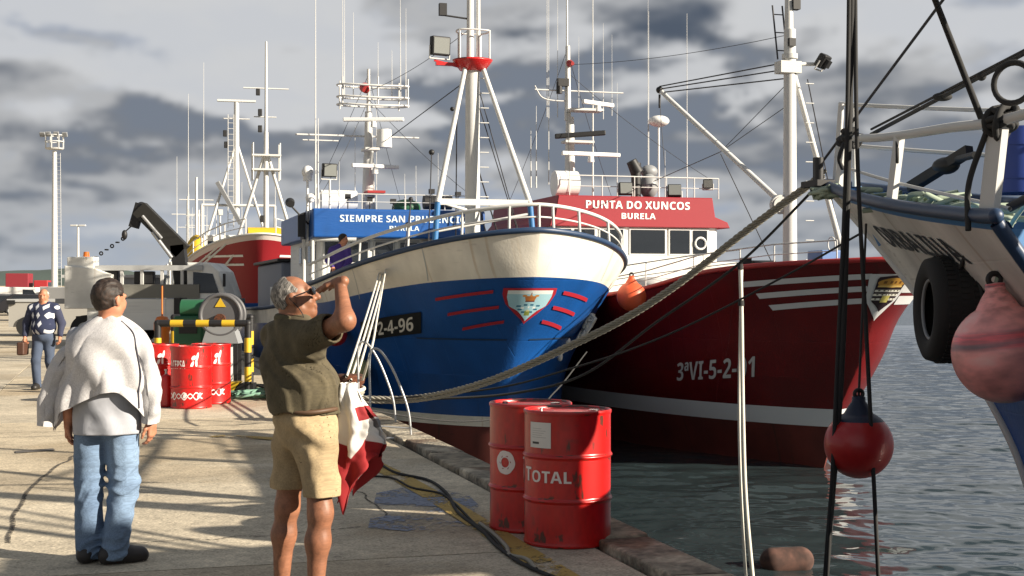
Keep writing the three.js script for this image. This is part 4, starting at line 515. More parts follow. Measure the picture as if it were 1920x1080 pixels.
{ // tyre fender
  const t = thing('tyre_fender', 'black tyre hung as a fender under the name on the white bow', 'tyre', at(1785, 580, 10.55).toArray(), -1.62); 
  const R1 = 0.40, w = 0.20, prof = [[0.22, -w * 0.8], [0.25, -w * 1.0], [0.33, -w * 1.08], [0.385, -w * 0.96], [R1, -w * 0.7], [R1 + 0.006, 0], [R1, w * 0.7], [0.385, w * 0.96], [0.33, w * 1.08], [0.25, w], [0.22, w * 0.8], [0.235, w * 0.7], [0.34, w * 0.6], [0.365, 0], [0.34, -w * 0.6], [0.235, -w * 0.7], [0.22, -w * 0.8]];
  part('carcass', lathe(prof, 48).rotateX(Math.PI / 2), M.rubber, t); const tr = []; for (let k = 0; k < 56; k++) { const a = k / 56 * 2 * Math.PI; for (const z of [-0.09, 0, 0.09]) tr.push(box(0.026, 0.012, 0.062, Math.cos(a + (z ? 0.05 : 0)) * (R1 + 0.006), Math.sin(a + (z ? 0.05 : 0)) * (R1 + 0.006), z, 0, 0, a + Math.PI / 2)); } const tread = part('tread', tr, M.rubber, t); tread.userData.kind = 'stuff';
  part('bead', new THREE.TorusGeometry(0.225, 0.014, 8, 40).translate(0, 0, w * 0.82), M.grey, t);
  solo('tyre_rope', 'short dark rope from the rail holding up the tyre', 'rope', [tube([at(1822, 395, 9.6), at(1812, 470, 10.0), at(1800, 505, 10.3)], 0.018, 16, 6), tube([at(1798, 500, 10.3), at(1830, 520, 10.2), at(1850, 600, 10.1)], 0.014, 16, 6)], M.ropeDark);
}
{ const p = blueHull.pt(1, 4.05, 0.86).addScaledVector(blueHull.normal(1, 4.05, 0.86), 0.27); teardrop('buoy', 'orange red buoy against the blue hull behind the pale mooring ropes', blueBoat.localToWorld ? (blueBoat.updateMatrixWorld(), blueBoat.localToWorld(p)) : p, 0.25, buoyRed, null); const q = blueHull.pt(1, 3.15, 0.1).addScaledVector(blueHull.normal(1, 3.15, 0.1), 0.26); teardrop('buoy', 'dull yellow buoy against the blue hull beside the handrail hoops', blueBoat.localToWorld(q), 0.24, buoyYellow, null); }
teardrop('buoy', 'orange buoy squeezed between the blue bow and the red hull', at(1184, 556, 28.2), 0.30, buoyOrange, null);
solo('rope_fender', 'white tangled rope fender on the far side of the blue bow', 'fender', (() => { const r = rng(9), gs = [], c = blueBoat.localToWorld(blueHull.pt(-1, 1.5, 0.95).addScaledVector(blueHull.normal(-1, 1.5, 0.95), 0.1)); for (let k = 0; k < 12; k++) { const q = []; for (let i = 0; i < 5; i++) { const t = r() - 0.5; q.push(c.clone().add(V(t * 0.34 + (r() - 0.5) * 0.14, t * 0.55 + (r() - 0.5) * 0.14, (r() - 0.5) * 0.2))); } gs.push(tube(q, 0.03, 18, 5)); } return gs; })(), M.ropeWhite);
{ // pale warps from the blue rail to the bollard
  const a = at(720, 480, 29.6), e = at(650, 706, 17.3); for (const [k, dx, lab] of [[0, 0, 'pale warp from the blue boat rail, topmost of the bundle at the bollard'], [1, 0.05, 'pale warp from the blue boat rail in the middle of its bundle'], [2, 0.1, 'pale warp from the blue boat rail, lowest of the bundle at the bollard']]) solo('mooring_warp', lab, 'rope', tube(sag(a.clone().add(V(k * 0.06, 0, 0)), e.clone().add(V(dx, -0.05 * k, 0)), 0.05), 0.017, 24, 8), M.ropeWhite);
  solo('mooring_warp', 'pale warp from the blue boat rail to the handrail hoops', 'rope', tube([at(727, 484, 29.5), at(708, 590, 20), at(694, 664, 16.2), at(680, 712, 17)], 0.015, 30, 8), M.ropeWhite);
  const b = thing('bollard', 'rope wrapped iron bollard at the quay edge beside the handrail hoops', 'bollard', [onQuay(655, 792).x, 0, onQuay(655, 792).z]); part('post', lathe([[0.001, 0.62], [0.16, 0.61], [0.20, 0.56], [0.19, 0.50], [0.13, 0.44], [0.12, 0.16], [0.16, 0.06], [0.22, 0.03], [0.22, 0.0], [0.001, 0.0]], 28), M.rust, b);
  for (let k = 0; k < 6; k++) part('rope_turn', new THREE.TorusGeometry(0.155 + (k % 3) * 0.014, 0.026, 8, 30).rotateX(Math.PI / 2 + (k - 3) * 0.06).translate(0, 0.20 + k * 0.045, 0), k % 2 ? M.ropeWhite : M.rope, b);
}
solo('mooring_float', 'brown worn float lying in the dark water off the quay', 'float', (() => { const g = new THREE.CapsuleGeometry(0.17, 0.36, 8, 24); g.rotateZ(Math.PI / 2); g.rotateY(0.2); const c = at(1475, 1058, 17.4); g.translate(c.x, WATER + 0.08, c.z); return g; })(), mat(0xffffff, 0.9, { map: rep(tex(128, 128, (u, v) => { const k = 1 + 0.4 * f2(u * 6, v * 6, 5, 6); return [0.30 * k, 0.21 * k, 0.18 * k]; }), 0.5) }));

// ================================================================ drums
const drumRed = phys(0xffffff, 0.36, { map: rep(tex(512, 512, (u, v) => { const k = 1 + 0.12 * f2(u * 6, v * 6, 5, 6) + 0.05 * n2(u * 100, v * 100, 100), sc = step(0.62, 0.78, n2(u * 34, v * 150, 34)) * step(0.05, 0.4, f2(u * 5 + 3, v * 5, 3, 5)); const chip = step(0.28, 0.42, f2(u * 30, v * 24, 4, 30) + 0.35 * (step(0.13, 0.02, v) + step(0.87, 0.98, v)) - 0.1 + 0.22 * (step(0.025, 0, Math.abs(v - 0.33)) + step(0.025, 0, Math.abs(v - 0.62)))), C = [mix(0.74, 0.56, sc * 0.6) * k, mix(0.075, 0.14, sc) * k, mix(0.062, 0.12, sc) * k]; return [mix(C[0], 0.34, chip), mix(C[1], 0.17, chip), mix(C[2], 0.12, chip)]; }), 1, 1), bumpMap: rep(tex(256, 256, (u, v) => 0.5 + 0.5 * f2(u * 5, v * 6, 3, 5), false), 1, 1), bumpScale: 0.012, clearcoat: 0.35, clearcoatRoughness: 0.25 });
function drum(label, x, z, turn, lean, group) {
  const t = thing('oil_drum', label, 'drum', [x, 0, z], turn, group); t.rotation.z = lean;
  const r = 0.286, P = [[0.001, 0.02], [r - 0.012, 0.02], [r - 0.004, 0.0], [r + 0.005, 0.004], [r + 0.006, 0.02], [r, 0.034]]; const rib = (y) => { for (let i = -4; i <= 4; i++) P.push([r + 0.012 * Math.exp(-i * i / 4), y + i * 0.006]); }; P.push([r, 0.12]); rib(0.30); P.push([r, 0.45]); rib(0.585); P.push([r, 0.75], [r, 0.85], [r + 0.006, 0.862], [r + 0.006, 0.878], [r - 0.002, 0.884], [r - 0.010, 0.876], [r - 0.012, 0.862]);
  part('shell', lathe(P, 56), drumRed, t); const lid = part('lid', [cyl(r - 0.008, r - 0.008, 0.012, 0, 0.858, 0, 48), new THREE.TorusGeometry(r - 0.04, 0.006, 6, 48).rotateX(Math.PI / 2).translate(0, 0.865, 0)], drumRed, t); part('bung', cyl(0.034, 0.034, 0.02, 0.17, 0.872, 0.06, 16), M.chrome, lid); part('bung', cyl(0.02, 0.02, 0.02, -0.18, 0.872, -0.05, 16), M.chrome, lid); return t;
}
function wrap(t, name, a0, a1, y0, y1, m, off = 0.0035) { const g = new THREE.CylinderGeometry(0.286 + off, 0.286 + off, y1 - y0, 40, 6, true, a0, a1 - a0); g.translate(0, (y0 + y1) / 2, 0); return part(name, g, m, t); }
const rose = (g, x, y, s) => { g.save(); g.translate(x, y); g.scale(s, s); for (let k = 0; k < 6; k++) { g.save(); g.rotate(k * Math.PI / 3); g.beginPath(); g.moveTo(-20, -46); g.bezierCurveTo(14, -72, 52, -54, 58, -12); g.bezierCurveTo(36, -36, 10, -40, -16, -24); g.closePath(); g.fill(); g.restore(); } g.lineWidth = 7; g.beginPath(); g.arc(0, 0, 29, 0, 7); g.stroke(); g.restore(); };
const totalTex = canvasTex(1024, 256, (g, w, h) => { g.clearRect(0, 0, w, h); g.fillStyle = g.strokeStyle = '#eadfd8'; rose(g, 150, 128, 1.75); g.font = 'bold 168px sans-serif'; g.textBaseline = 'middle'; g.save(); g.translate(330, 128); g.scale(1.12, 1); g.fillText('T', 0, 0); g.font = 'bold 138px sans-serif'; g.fillText('OTAL', 92, 12); g.restore(); });
const labelTex = canvasTex(192, 256, (g, w, h) => { g.fillStyle = '#dcd9d2'; g.fillRect(0, 0, w, h); g.fillStyle = '#b9b6b0'; for (let k = 0; k < 5; k++) g.fillRect(24, 60 + k * 22, 90 + (k * 37) % 54, 6); g.fillStyle = '#4a4745'; g.fillRect(26, 196, 66, 22); });
{
  const f = drum('front red drum with white paper label standing by the quay edge', 0.368, -9.2, 0, 0); wrap(f, 'print', -2.15, 0.62, 0.37, 0.565, printMat(totalTex)); wrap(f, 'paper_label', -1.02, -0.42, 0.645, 0.81, mat(0xffffff, 0.7, { map: labelTex }));
  const k = drum('red drum half hidden behind the one with the paper label', 0.131, -9.76, 0, 0); wrap(k, 'print', -1.06, 1.6, 0.385, 0.58, printMat(totalTex));
  const cep = canvasTex(1024, 512, (g, w, h) => { g.clearRect(0, 0, w, h); g.fillStyle = g.strokeStyle = '#efe6e2'; g.font = 'bold 104px sans-serif'; g.textBaseline = 'middle'; g.fillText('CEPSA', 120, 150); g.save(); g.translate(70, 150); g.beginPath(); g.moveTo(-30, 36); g.lineTo(0, -40); g.lineTo(30, 36); g.closePath(); g.lineWidth = 12; g.stroke(); g.restore(); for (const [x, y] of [[590, 90], [640, 140], [560, 150], [660, 80]]) { g.beginPath(); g.ellipse(x, y, 44, 20, (x + y) * 0.3, 0, 7); g.fill(); } g.lineWidth = 11; g.lineCap = 'round'; g.beginPath(); for (let x = 40; x <= 760; x += 8) g.lineTo(x, 430 + 26 * Math.sin(x * 0.027)); g.stroke(); g.beginPath(); for (let x = 40; x <= 760; x += 8) g.lineTo(x, 440 - 26 * Math.sin(x * 0.027)); g.stroke(); for (const x of [140, 420, 700]) { g.beginPath(); g.ellipse(x, 430, 40, 22, -0.4, 0, 7); g.fill(); } });
  const cm = printMat(cep); const c1 = drum('red drum with white emblem, nearest of three by the barrier', -4.58, -19.8, 0, 0, undefined); wrap(c1, 'print', -1.15, 1.45, 0.06, 0.86, cm);
  const c2 = drum('red drum tucked behind the one with white emblem', -4.47, -20.6, 0, 0); wrap(c2, 'print', -1.0, 1.6, 0.06, 0.86, cm); const c3 = drum('red drum standing in shade beside the orange post', -5.22, -20.5, 0, 0); wrap(c3, 'print', -1.2, 1.4, 0.06, 0.86, cm);
  const ex = thing('gas_bottle', 'slim red gas bottle on the ground before the shaded drum', 'gas bottle', [-4.96, 0, -19.9]); part('body', lathe([[0.001, 0], [0.08, 0.005], [0.085, 0.03], [0.085, 0.38], [0.06, 0.45], [0.03, 0.47], [0.001, 0.47]], 20), M.redPaint, ex); part('valve', [cyl(0.022, 0.018, 0.07, 0, 0.50, 0, 12), cyl(0.03, 0.03, 0.02, 0, 0.53, 0, 12)], M.pipeGalv, ex);
}
// ================================================================ quay furniture
function barrier(label, a, b, y) {
  const t = thing('safety_barrier', label, 'barrier', [0, 0, 0], 0), n = 7, m = [M.black, M.yellow], r = 0.055;
  for (let k = 0; k < n; k++) { const g = bar(a.clone().lerp(b, k / n).setY(y), a.clone().lerp(b, (k + 1) / n).setY(y), r + (k % 2) * 0.001, undefined, 16); part('band', g, m[k % 2], t); }
  for (const e of [a, b]) { part('elbow', ball(r * 1.06, e.x, y, e.z), M.black, t); for (let k = 0; k < 5; k++) part('band', bar(V(e.x, y * k / 5, e.z), V(e.x, y * (k + 1) / 5, e.z), r + (k % 2) * 0.001, undefined, 16), m[k % 2], t); } return t;
}
barrier('yellow and black striped tube barrier in front of the hose reel', V(-5.62, 0, -22), V(-4.19, 0, -22), 1.15); barrier('yellow and black striped tube barrier behind the hose reel', V(-5.95, 0, -24.4), V(-4.6, 0, -24.4), 1.2);
{
  const p = thing('warning_post', 'stout orange post with thin aerial behind the shaded drum', 'post', [-5.98, 0, -23.7]); part('post', lathe([[0.001, 0], [0.15, 0], [0.15, 0.6], [0.12, 0.64], [0.12, 0.95], [0.14, 1.0], [0.14, 1.12], [0.09, 1.22], [0.001, 1.24]], 24), M.orange, p); part('aerial', bar([0, 1.2, 0], [0, 1.75, 0], 0.014), M.orange, p);
  const h = thing('hose_reel', 'grey round hose reel machine with yellow warning triangle', 'reel', [-4.8, 0, -23]); const reelGrey = mat([0.10, 0.10, 0.105], 0.5); part('drum', [cyl(0.32, 0.32, 0.34, 0, 1.27, 0, 40, Math.PI / 2)], reelGrey, h); part('flange', new THREE.TorusGeometry(0.33, 0.035, 10, 48).translate(0, 1.27, 0.17), reelGrey, h); part('flange', new THREE.TorusGeometry(0.33, 0.035, 10, 48).translate(0, 1.27, -0.17), reelGrey, h); part('hub', cyl(0.09, 0.09, 0.08, 0, 1.2, 0.2, 24, Math.PI / 2), M.rust, h); part('base', (() => { const s = new THREE.Shape([[-0.2, 1.12], [0.2, 1.12], [0.3, 0.8], [-0.3, 0.8]].map(([x, y]) => new THREE.Vector2(x, y))); return new THREE.ExtrudeGeometry(s, { depth: 0.4, bevelEnabled: false }).translate(0, 0, -0.2); })(), M.grey, h);
  part('warning_sign', (() => { const s = new THREE.Shape([[-0.09, 1.40], [0.09, 1.40], [0, 1.55]].map(([x, y]) => new THREE.Vector2(x, y))); return new THREE.ExtrudeGeometry(s, { depth: 0.008, bevelEnabled: false }).translate(0, 0, 0.175); })(), M.yellow, h); for (const x of [-0.25, 0.25]) for (const z of [-0.16, 0.16]) part('leg', box(0.06, 0.8, 0.06, x, 0.4, z), M.black, h); part('panel', box(0.05, 0.75, 0.3, 0.12, 0.42, 0.02), M.greyLight, h);
  const pu = thing('pump', 'small dark green pump beside the grey hose reel', 'pump', [-5.42, 0, -23.4]); part('body', [rbox(0.5, 0.5, 0.4, 0.05, 0, 1.0, 0), box(0.3, 0.8, 0.3, 0, 0.4, 0)], M.green, pu); part('motor', cyl(0.16, 0.16, 0.4, 0.05, 1.36, 0, 20, 0, 0, Math.PI / 2), M.green, pu); part('panel', box(0.3, 0.2, 0.02, 0, 1.05, 0.21), M.black, pu);
  const ch = thing('wheel_chock', 'yellow and black wedge on the ground at the barrier foot', 'wedge', [onQuay(432, 740).x, 0, onQuay(432, 740).z], 0); part('wedge', (() => { const s = new THREE.Shape([[-0.12, 0], [0.05, 0], [0.2, 0.22], [-0.12, 0.22]].map(([x, y]) => new THREE.Vector2(x, y))); return new THREE.ExtrudeGeometry(s, { depth: 0.3, bevelEnabled: false }); })(), M.yellow, ch); part('wedge', (() => { const s = new THREE.Shape([[0.06, 0], [0.42, 0], [0.42, 0.2], [0.21, 0.2]].map(([x, y]) => new THREE.Vector2(x, y))); return new THREE.ExtrudeGeometry(s, { depth: 0.29, bevelEnabled: false }); })(), M.black, ch);
  const r = rng(31), c = onQuay(497, 742), gs = []; for (let k = 0; k < 16; k++) { const q = []; for (let i = 0; i < 6; i++) q.push(c.clone().add(V((r() - 0.5) * 1.0, 0.03 + r() * 0.07, (r() - 0.5) * 2.0))); gs.push(tube(q, 0.022, 26, 5)); } solo('fishing_net', 'low heap of pale green netting rope on the quay', 'net', gs, mat([0.16, 0.30, 0.22], 0.9));
  const bl = []; for (let k = 0; k < 5; k++) { const q = []; for (let i = 0; i < 5; i++) q.push(c.clone().add(V(-0.2 + i * 0.16 + (r() - 0.5) * 0.16, 0.13 + r() * 0.03, -0.5 + i * 0.4 + (r() - 0.5) * 0.5))); bl.push(tube(q, 0.02, 26, 5)); } solo('hose', 'black hose lying in loops over the pale green netting', 'hose', bl, M.rubber);
}
for (const [a, lab] of [[onQuay(672, 800), 'galvanised handrail hoop by the quay edge, the farther of two'], [onQuay(694, 825), 'galvanised handrail hoop by the quay edge, the one with a foot bar']]) {
  const near = lab.includes('foot'), t = thing('handrail_hoop', lab, 'handrail', [a.x, 0, a.z], 0), w = 0.46, h = near ? 1.02 : 1.04; part('hoop', tube([[0, 0, 0], [0, h * 0.5, 0], [0, h * 0.92, 0], [0.03, h, 0], [0.10, h * 0.985, 0], [0.22, h * 0.83, 0], [0.35, h * 0.55, 0], [w - 0.03, h * 0.3, 0], [w, 0, 0]], 0.0135, 70, 10), M.pipeGalv, t); if (near) part('foot_bar', [bar([0, 0.02, 0], [w, 0.02, 0], 0.014), bar([0.02, 0.16, 0], [w - 0.01, 0.13, 0], 0.01)], M.pipeGalv, t);
}
{ // cables on the ground, rusty chain
  const g = (px, py) => { const p = onQuay(px, py); p.y = 0.014; return p; };
  solo('cable', 'black cable trailing along the quay inside the yellow line', 'cable', tube([g(700, 862), g(745, 890), g(800, 902), g(835, 925), g(860, 965), g(905, 1000), g(935, 1030), g(990, 1066), g(1060, 1095)], 0.013, 90, 6), M.rubber); solo('cable', 'thin black cable looping over the worn blue paint patch', 'cable', tube([g(690, 895), g(730, 898), g(775, 918), g(825, 928), g(850, 945), g(890, 985), g(925, 1012), g(960, 1050), g(1030, 1085)], 0.010, 90, 6), M.rubber);
  const r = rng(3); solo('rope_end', 'frayed grey rope end lying beside the black cables by the drums', 'rope', tube([g(900, 985), g(925, 1004), g(950, 1030), g(958, 1046), g(985, 1052), g(1005, 1072)], 0.016, 50, 6), M.rope);
}

// ================================================================ people
// surface of a distance field on a grid (naive surface nets)
function field(lo, hi, cell, f, uvScale = 1, shell = false) {
  const nx = Math.ceil((hi[0] - lo[0]) / cell) + 2, ny = Math.ceil((hi[1] - lo[1]) / cell) + 2, nz = Math.ceil((hi[2] - lo[2]) / cell) + 2, D = new Float32Array(nx * ny * nz), id = (i, j, k) => i + nx * (j + ny * k);
  const Bk = 5, far = Bk * 0.5 * 1.75 * cell * 1.5 + 0.02;      // blocks well away from the surface are filled at once
  for (let K = 0; K < nz; K += Bk) for (let Jb = 0; Jb < ny; Jb += Bk) for (let Ib = 0; Ib < nx; Ib += Bk) {
    const c = f(lo[0] + (Ib + Bk / 2) * cell, lo[1] + (Jb + Bk / 2) * cell, lo[2] + (K + Bk / 2) * cell), skip = Math.abs(c) > far && !shell;
    for (let k = K; k < Math.min(nz, K + Bk); k++) for (let j = Jb; j < Math.min(ny, Jb + Bk); j++) for (let i = Ib; i < Math.min(nx, Ib + Bk); i++) D[id(i, j, k)] = skip || (c > far) ? c : f(lo[0] + i * cell, lo[1] + j * cell, lo[2] + k * cell);
  }
  const vid = new Int32Array(nx * ny * nz).fill(-1), P = [], I = [], E = [[0, 1], [0, 2], [0, 4], [1, 3], [1, 5], [2, 3], [2, 6], [3, 7], [4, 5], [4, 6], [5, 7], [6, 7]];
  for (let k = 0; k < nz - 1; k++) for (let j = 0; j < ny - 1; j++) for (let i = 0; i < nx - 1; i++) {
    const v = []; let m = 0; for (let c = 0; c < 8; c++) { v[c] = D[id(i + (c & 1), j + ((c >> 1) & 1), k + (c >> 2))]; if (v[c] < 0) m |= 1 << c; } if (m === 0 || m === 255) continue;
    let x = 0, y = 0, z = 0, n = 0; for (const [a, b] of E) if ((v[a] < 0) !== (v[b] < 0)) { const t = v[a] / (v[a] - v[b]); x += (a & 1) + t * ((b & 1) - (a & 1)); y += ((a >> 1) & 1) + t * (((b >> 1) & 1) - ((a >> 1) & 1)); z += (a >> 2) + t * ((b >> 2) - (a >> 2)); n++; }
    vid[id(i, j, k)] = P.length / 3; P.push(lo[0] + (i + x / n) * cell, lo[1] + (j + y / n) * cell, lo[2] + (k + z / n) * cell);
  }
  const q = (a, b, c, d, fl) => { if (a < 0 || b < 0 || c < 0 || d < 0) return; if (fl) I.push(a, b, c, a, c, d); else I.push(a, c, b, a, d, c); };
  for (let k = 1; k < nz - 1; k++) for (let j = 1; j < ny - 1; j++) for (let i = 1; i < nx - 1; i++) {
    const d0 = D[id(i, j, k)] < 0; if (d0 !== D[id(i + 1, j, k)] < 0) q(vid[id(i, j - 1, k - 1)], vid[id(i, j, k - 1)], vid[id(i, j, k)], vid[id(i, j - 1, k)], d0); if (d0 !== D[id(i, j + 1, k)] < 0) q(vid[id(i - 1, j, k - 1)], vid[id(i - 1, j, k)], vid[id(i, j, k)], vid[id(i, j, k - 1)], d0); if (d0 !== D[id(i, j, k + 1)] < 0) q(vid[id(i - 1, j - 1, k)], vid[id(i, j - 1, k)], vid[id(i, j, k)], vid[id(i - 1, j, k)], d0);
  }
  const g = new THREE.BufferGeometry(), U = []; for (let i = 0; i < P.length; i += 3) U.push((P[i] + P[i + 2]) * uvScale, P[i + 1] * uvScale);
  g.setAttribute('position', new THREE.Float32BufferAttribute(P, 3)); g.setAttribute('uv', new THREE.Float32BufferAttribute(U, 2)); g.setIndex(I); g.computeVertexNormals(); return g;
}
const smin = (a, b, k) => { const h = Math.max(k - Math.abs(a - b), 0) / k; return Math.min(a, b) - h * h * k * 0.25; };
const cone = (a, b, ra, rb) => { const bx = b[0] - a[0], by = b[1] - a[1], bz = b[2] - a[2], L = bx * bx + by * by + bz * bz; return (x, y, z) => { const px = x - a[0], py = y - a[1], pz = z - a[2], t = clamp((px * bx + py * by + pz * bz) / L), dx = px - bx * t, dy = py - by * t, dz = pz - bz * t; return Math.sqrt(dx * dx + dy * dy + dz * dz) - mix(ra, rb, t); }; };
const egg = (c, r, turn = 0, tilt = 0) => { const cs = Math.cos(turn), sn = Math.sin(turn), ct = Math.cos(tilt), st = Math.sin(tilt), mr = Math.min(...r); return (x, y, z) => { x -= c[0]; y -= c[1]; z -= c[2]; let X = x * cs - z * sn, Z = x * sn + z * cs; const Y = y * ct + Z * st; Z = -y * st + Z * ct; X /= r[0]; const Yr = Y / r[1], Zr = Z / r[2]; return (Math.sqrt(X * X + Yr * Yr + Zr * Zr) - 1) * mr; }; };   // ellipsoid turned about y; its z axis is forward
const blend = (list, k) => (x, y, z) => { let d = list[0](x, y, z); for (let i = 1; i < list.length; i++) d = smin(d, list[i](x, y, z), k); return d; };
const skinMap = rep(tex(128, 128, (u, v) => { const k = 1 + 0.10 * f2(u * 10, v * 10, 4, 10); return [0.70 * k, 0.475 * k, 0.365 * k]; }), 0.3), skin = phys(0xffffff, 0.55, { map: skinMap }), tanMap = rep(tex(128, 128, (u, v) => { const k = 1 + 0.16 * f2(u * 10, v * 10, 5, 10) + 0.06 * n2(u * 64, v * 64, 64); return [0.55 * k, 0.37 * k, 0.275 * k]; }), 0.3), skinTan = phys(0xffffff, 0.5, { map: tanMap });
// a head with face: forward f is given by a turn about y and a backward tilt
function headField(c, turn, tilt, s = 1) {
  const cs = Math.cos(turn), sn = Math.sin(turn), ct = Math.cos(tilt), st = Math.sin(tilt), parts = [
    [egg([0, 0.03, -0.015], [0.077, 0.092, 0.097]), 0.03], [egg([0, -0.035, 0.018], [0.062, 0.082, 0.074]), 0.03], [cone([0, -0.088, 0.058], [0, -0.084, 0.05], 0.026, 0.03), 0.025], [cone([-0.045, -0.055, 0.01], [0.045, -0.055, 0.01], 0.03, 0.03), 0.03], [cone([0, 0.022, 0.092], [0, -0.022, 0.112], 0.008, 0.0155), 0.012], [cone([-0.011, -0.026, 0.096], [0.011, -0.026, 0.096], 0.010, 0.010), 0.008], [cone([-0.04, 0.033, 0.078], [0.04, 0.033, 0.078], 0.011, 0.011), 0.014],
    [cone([-0.022, -0.055, 0.087], [0.022, -0.055, 0.087], 0.007, 0.007), 0.008], [cone([-0.018, -0.066, 0.085], [0.018, -0.066, 0.085], 0.008, 0.008), 0.007], [egg([0.08, 0, -0.01], [0.010, 0.032, 0.019]), 0.008], [egg([-0.08, 0, -0.01], [0.010, 0.032, 0.019]), 0.008], [cone([-0.035, -0.012, 0.07], [-0.035, -0.03, 0.06], 0.022, 0.026), 0.02], [cone([0.035, -0.012, 0.07], [0.035, -0.03, 0.06], 0.022, 0.026), 0.02]];
  const eyes = [cone([-0.033, 0.012, 0.094], [-0.029, 0.012, 0.094], 0.012, 0.012), cone([0.029, 0.012, 0.094], [0.033, 0.012, 0.094], 0.012, 0.012)];
  const loc = (x, y, z) => { x = (x - c[0]) / s; y = (y - c[1]) / s; z = (z - c[2]) / s; const X = x * cs - z * sn, Z = x * sn + z * cs; return [X, y * ct + Z * st, -y * st + Z * ct]; };
  const f = (x, y, z) => { const [X, Y, Z] = loc(x, y, z); let d = 9; for (const [g, k] of parts) d = d === 9 ? g(X, Y, Z) : smin(d, g(X, Y, Z), k); for (const e of eyes) { const q = e(X, Y, Z); d = -smin(-d, q, 0.01); } return d * s; };
  return { f, loc, at: (X, Y, Z) => { const y1 = Y * ct - Z * st, z1 = Y * st + Z * ct; return [c[0] + s * (X * cs + z1 * sn), c[1] + s * y1, c[2] + s * (-X * sn + z1 * cs)]; } };
}
// a hand: wrist, direction along the fingers, palm normal, curl of the fingers; thumb side k
function handField(w, dir, nrm, k, curl, sc = 1) {
  const D = V(...dir).normalize(), N = V(...nrm), S0 = new THREE.Vector3().crossVectors(D, N).normalize(); N.crossVectors(S0, D).normalize(); const S = S0.multiplyScalar(k), p = (a, b, c) => { const q = V(...w).addScaledVector(D, a * sc).addScaledVector(S, b * sc).addScaledVector(N, c * sc); return [q.x, q.y, q.z]; };
  const fs = [cone(p(-0.03, 0, 0), p(0.02, 0, 0), 0.028 * sc, 0.028 * sc), cone(p(0.03, 0.022, 0), p(0.085, 0.028, 0), 0.017 * sc, 0.014 * sc), cone(p(0.03, 0.004, 0), p(0.088, 0.008, 0), 0.017 * sc, 0.014 * sc), cone(p(0.03, -0.014, 0), p(0.084, -0.012, 0), 0.017 * sc, 0.014 * sc), cone(p(0.03, -0.026, 0), p(0.076, -0.030, 0), 0.015 * sc, 0.013 * sc)], out = [blend(fs, 0.02 * sc)];
  const fing = (b, base, L, r, cu) => { let a = 0, x = base, z = 0, prev = p(x, b, z); const ch = []; for (let i = 0; i < 3; i++) { a += cu; const l = L * [0.45, 0.32, 0.24][i]; x += l * Math.cos(a); z += l * Math.sin(a); const q = p(x, b * (1 + 0.06 * i), z); ch.push(cone(prev, q, r * sc * (1 - i * 0.1), r * sc * (0.92 - i * 0.1))); prev = q; } return blend(ch, 0.004); };
  out.push(fing(0.029, 0.085, 0.076, 0.0088, curl), fing(0.009, 0.088, 0.084, 0.009, curl * 1.05), fing(-0.012, 0.084, 0.078, 0.0088, curl * 1.1), fing(-0.031, 0.076, 0.062, 0.008, curl * 1.15));
  const th = blend([cone(p(0.012, 0.024, 0.004), p(0.045, 0.052, 0.012), 0.015 * sc, 0.0115 * sc), cone(p(0.045, 0.052, 0.012), p(0.075, 0.060, 0.024), 0.0112 * sc, 0.0098 * sc), cone(p(0.075, 0.060, 0.024), p(0.098, 0.060, 0.034), 0.0096 * sc, 0.0082 * sc)], 0.006); out.push(th);
  const palm = out[0]; const f = (x, y, z) => { let d = palm(x, y, z); for (let i = 1; i < out.length; i++) d = smin(d, out[i](x, y, z), 0.007); return d; };
  const c = p(0.06, 0.01, 0.015), m = 0.155 * sc; return { f, lo: c.map((v) => v - m), hi: c.map((v) => v + m) };
}
const foot = (a, turn, s = 1, L = 0.27) => { const sn = Math.sin(turn), cs = Math.cos(turn), q = (f, y, b = 0) => [a[0] + (f * sn + b * cs) * s, y * s, a[2] + (f * cs - b * sn) * s]; const f = blend([cone(q(-0.05, 0.048), q(0.05, 0.056), 0.046 * s, 0.048 * s), cone(q(0.05, 0.056), q(0.15, 0.042, 0.008), 0.048 * s, 0.040 * s), cone(q(0.10, 0.04, -0.018), q(0.165, 0.036, -0.01), 0.034 * s, 0.03 * s), cone(q(-0.03, 0.08), q(-0.01, 0.11), 0.045 * s, 0.048 * s)], 0.03); return (x, y, z) => Math.max(f(x, y, z), 0.006 - y); };
// all figures: joints in metres from the point between the feet, x to the right of the picture, z towards it
function bodyField(J, leg = 1, sr = 1) {
  const L = [cone(J.neckTop, J.neck, 0.056, 0.064), J.chest, J.belly, J.pelvis, cone(J.neck, J.shL, 0.07 * sr, 0.066 * sr), cone(J.neck, J.shR, 0.07 * sr, 0.066 * sr)];
  for (const s of ['L', 'R']) { L.push(cone(J['sh' + s], J['el' + s], 0.058 * sr, 0.043), cone(J['el' + s], J['wr' + s], 0.045, 0.029), cone(J['hip' + s], J['kn' + s], 0.092 * leg, 0.058 * leg), cone(J['kn' + s], J['calf' + s], 0.056 * leg, 0.058 * leg), cone(J['calf' + s], J['an' + s], 0.058 * leg, 0.038 * leg)); }
  return blend(L, 0.05);
}
const bounds = (J, m = 0.2) => { const lo = [9, 0, 9], hi = [-9, 0, -9]; for (const k of Object.keys(J)) if (Array.isArray(J[k])) for (const i of [0, 1, 2]) { lo[i] = Math.min(lo[i], J[k][i] - m); hi[i] = Math.max(hi[i], J[k][i] + m); } return [lo, hi]; };
const ridge = (x, y, z, a, b, f) => { const t = x * a[0] + y * a[1] + z * a[2] + b * n3(x * 5, y * 5, z * 5); return Math.sin(t * f); };

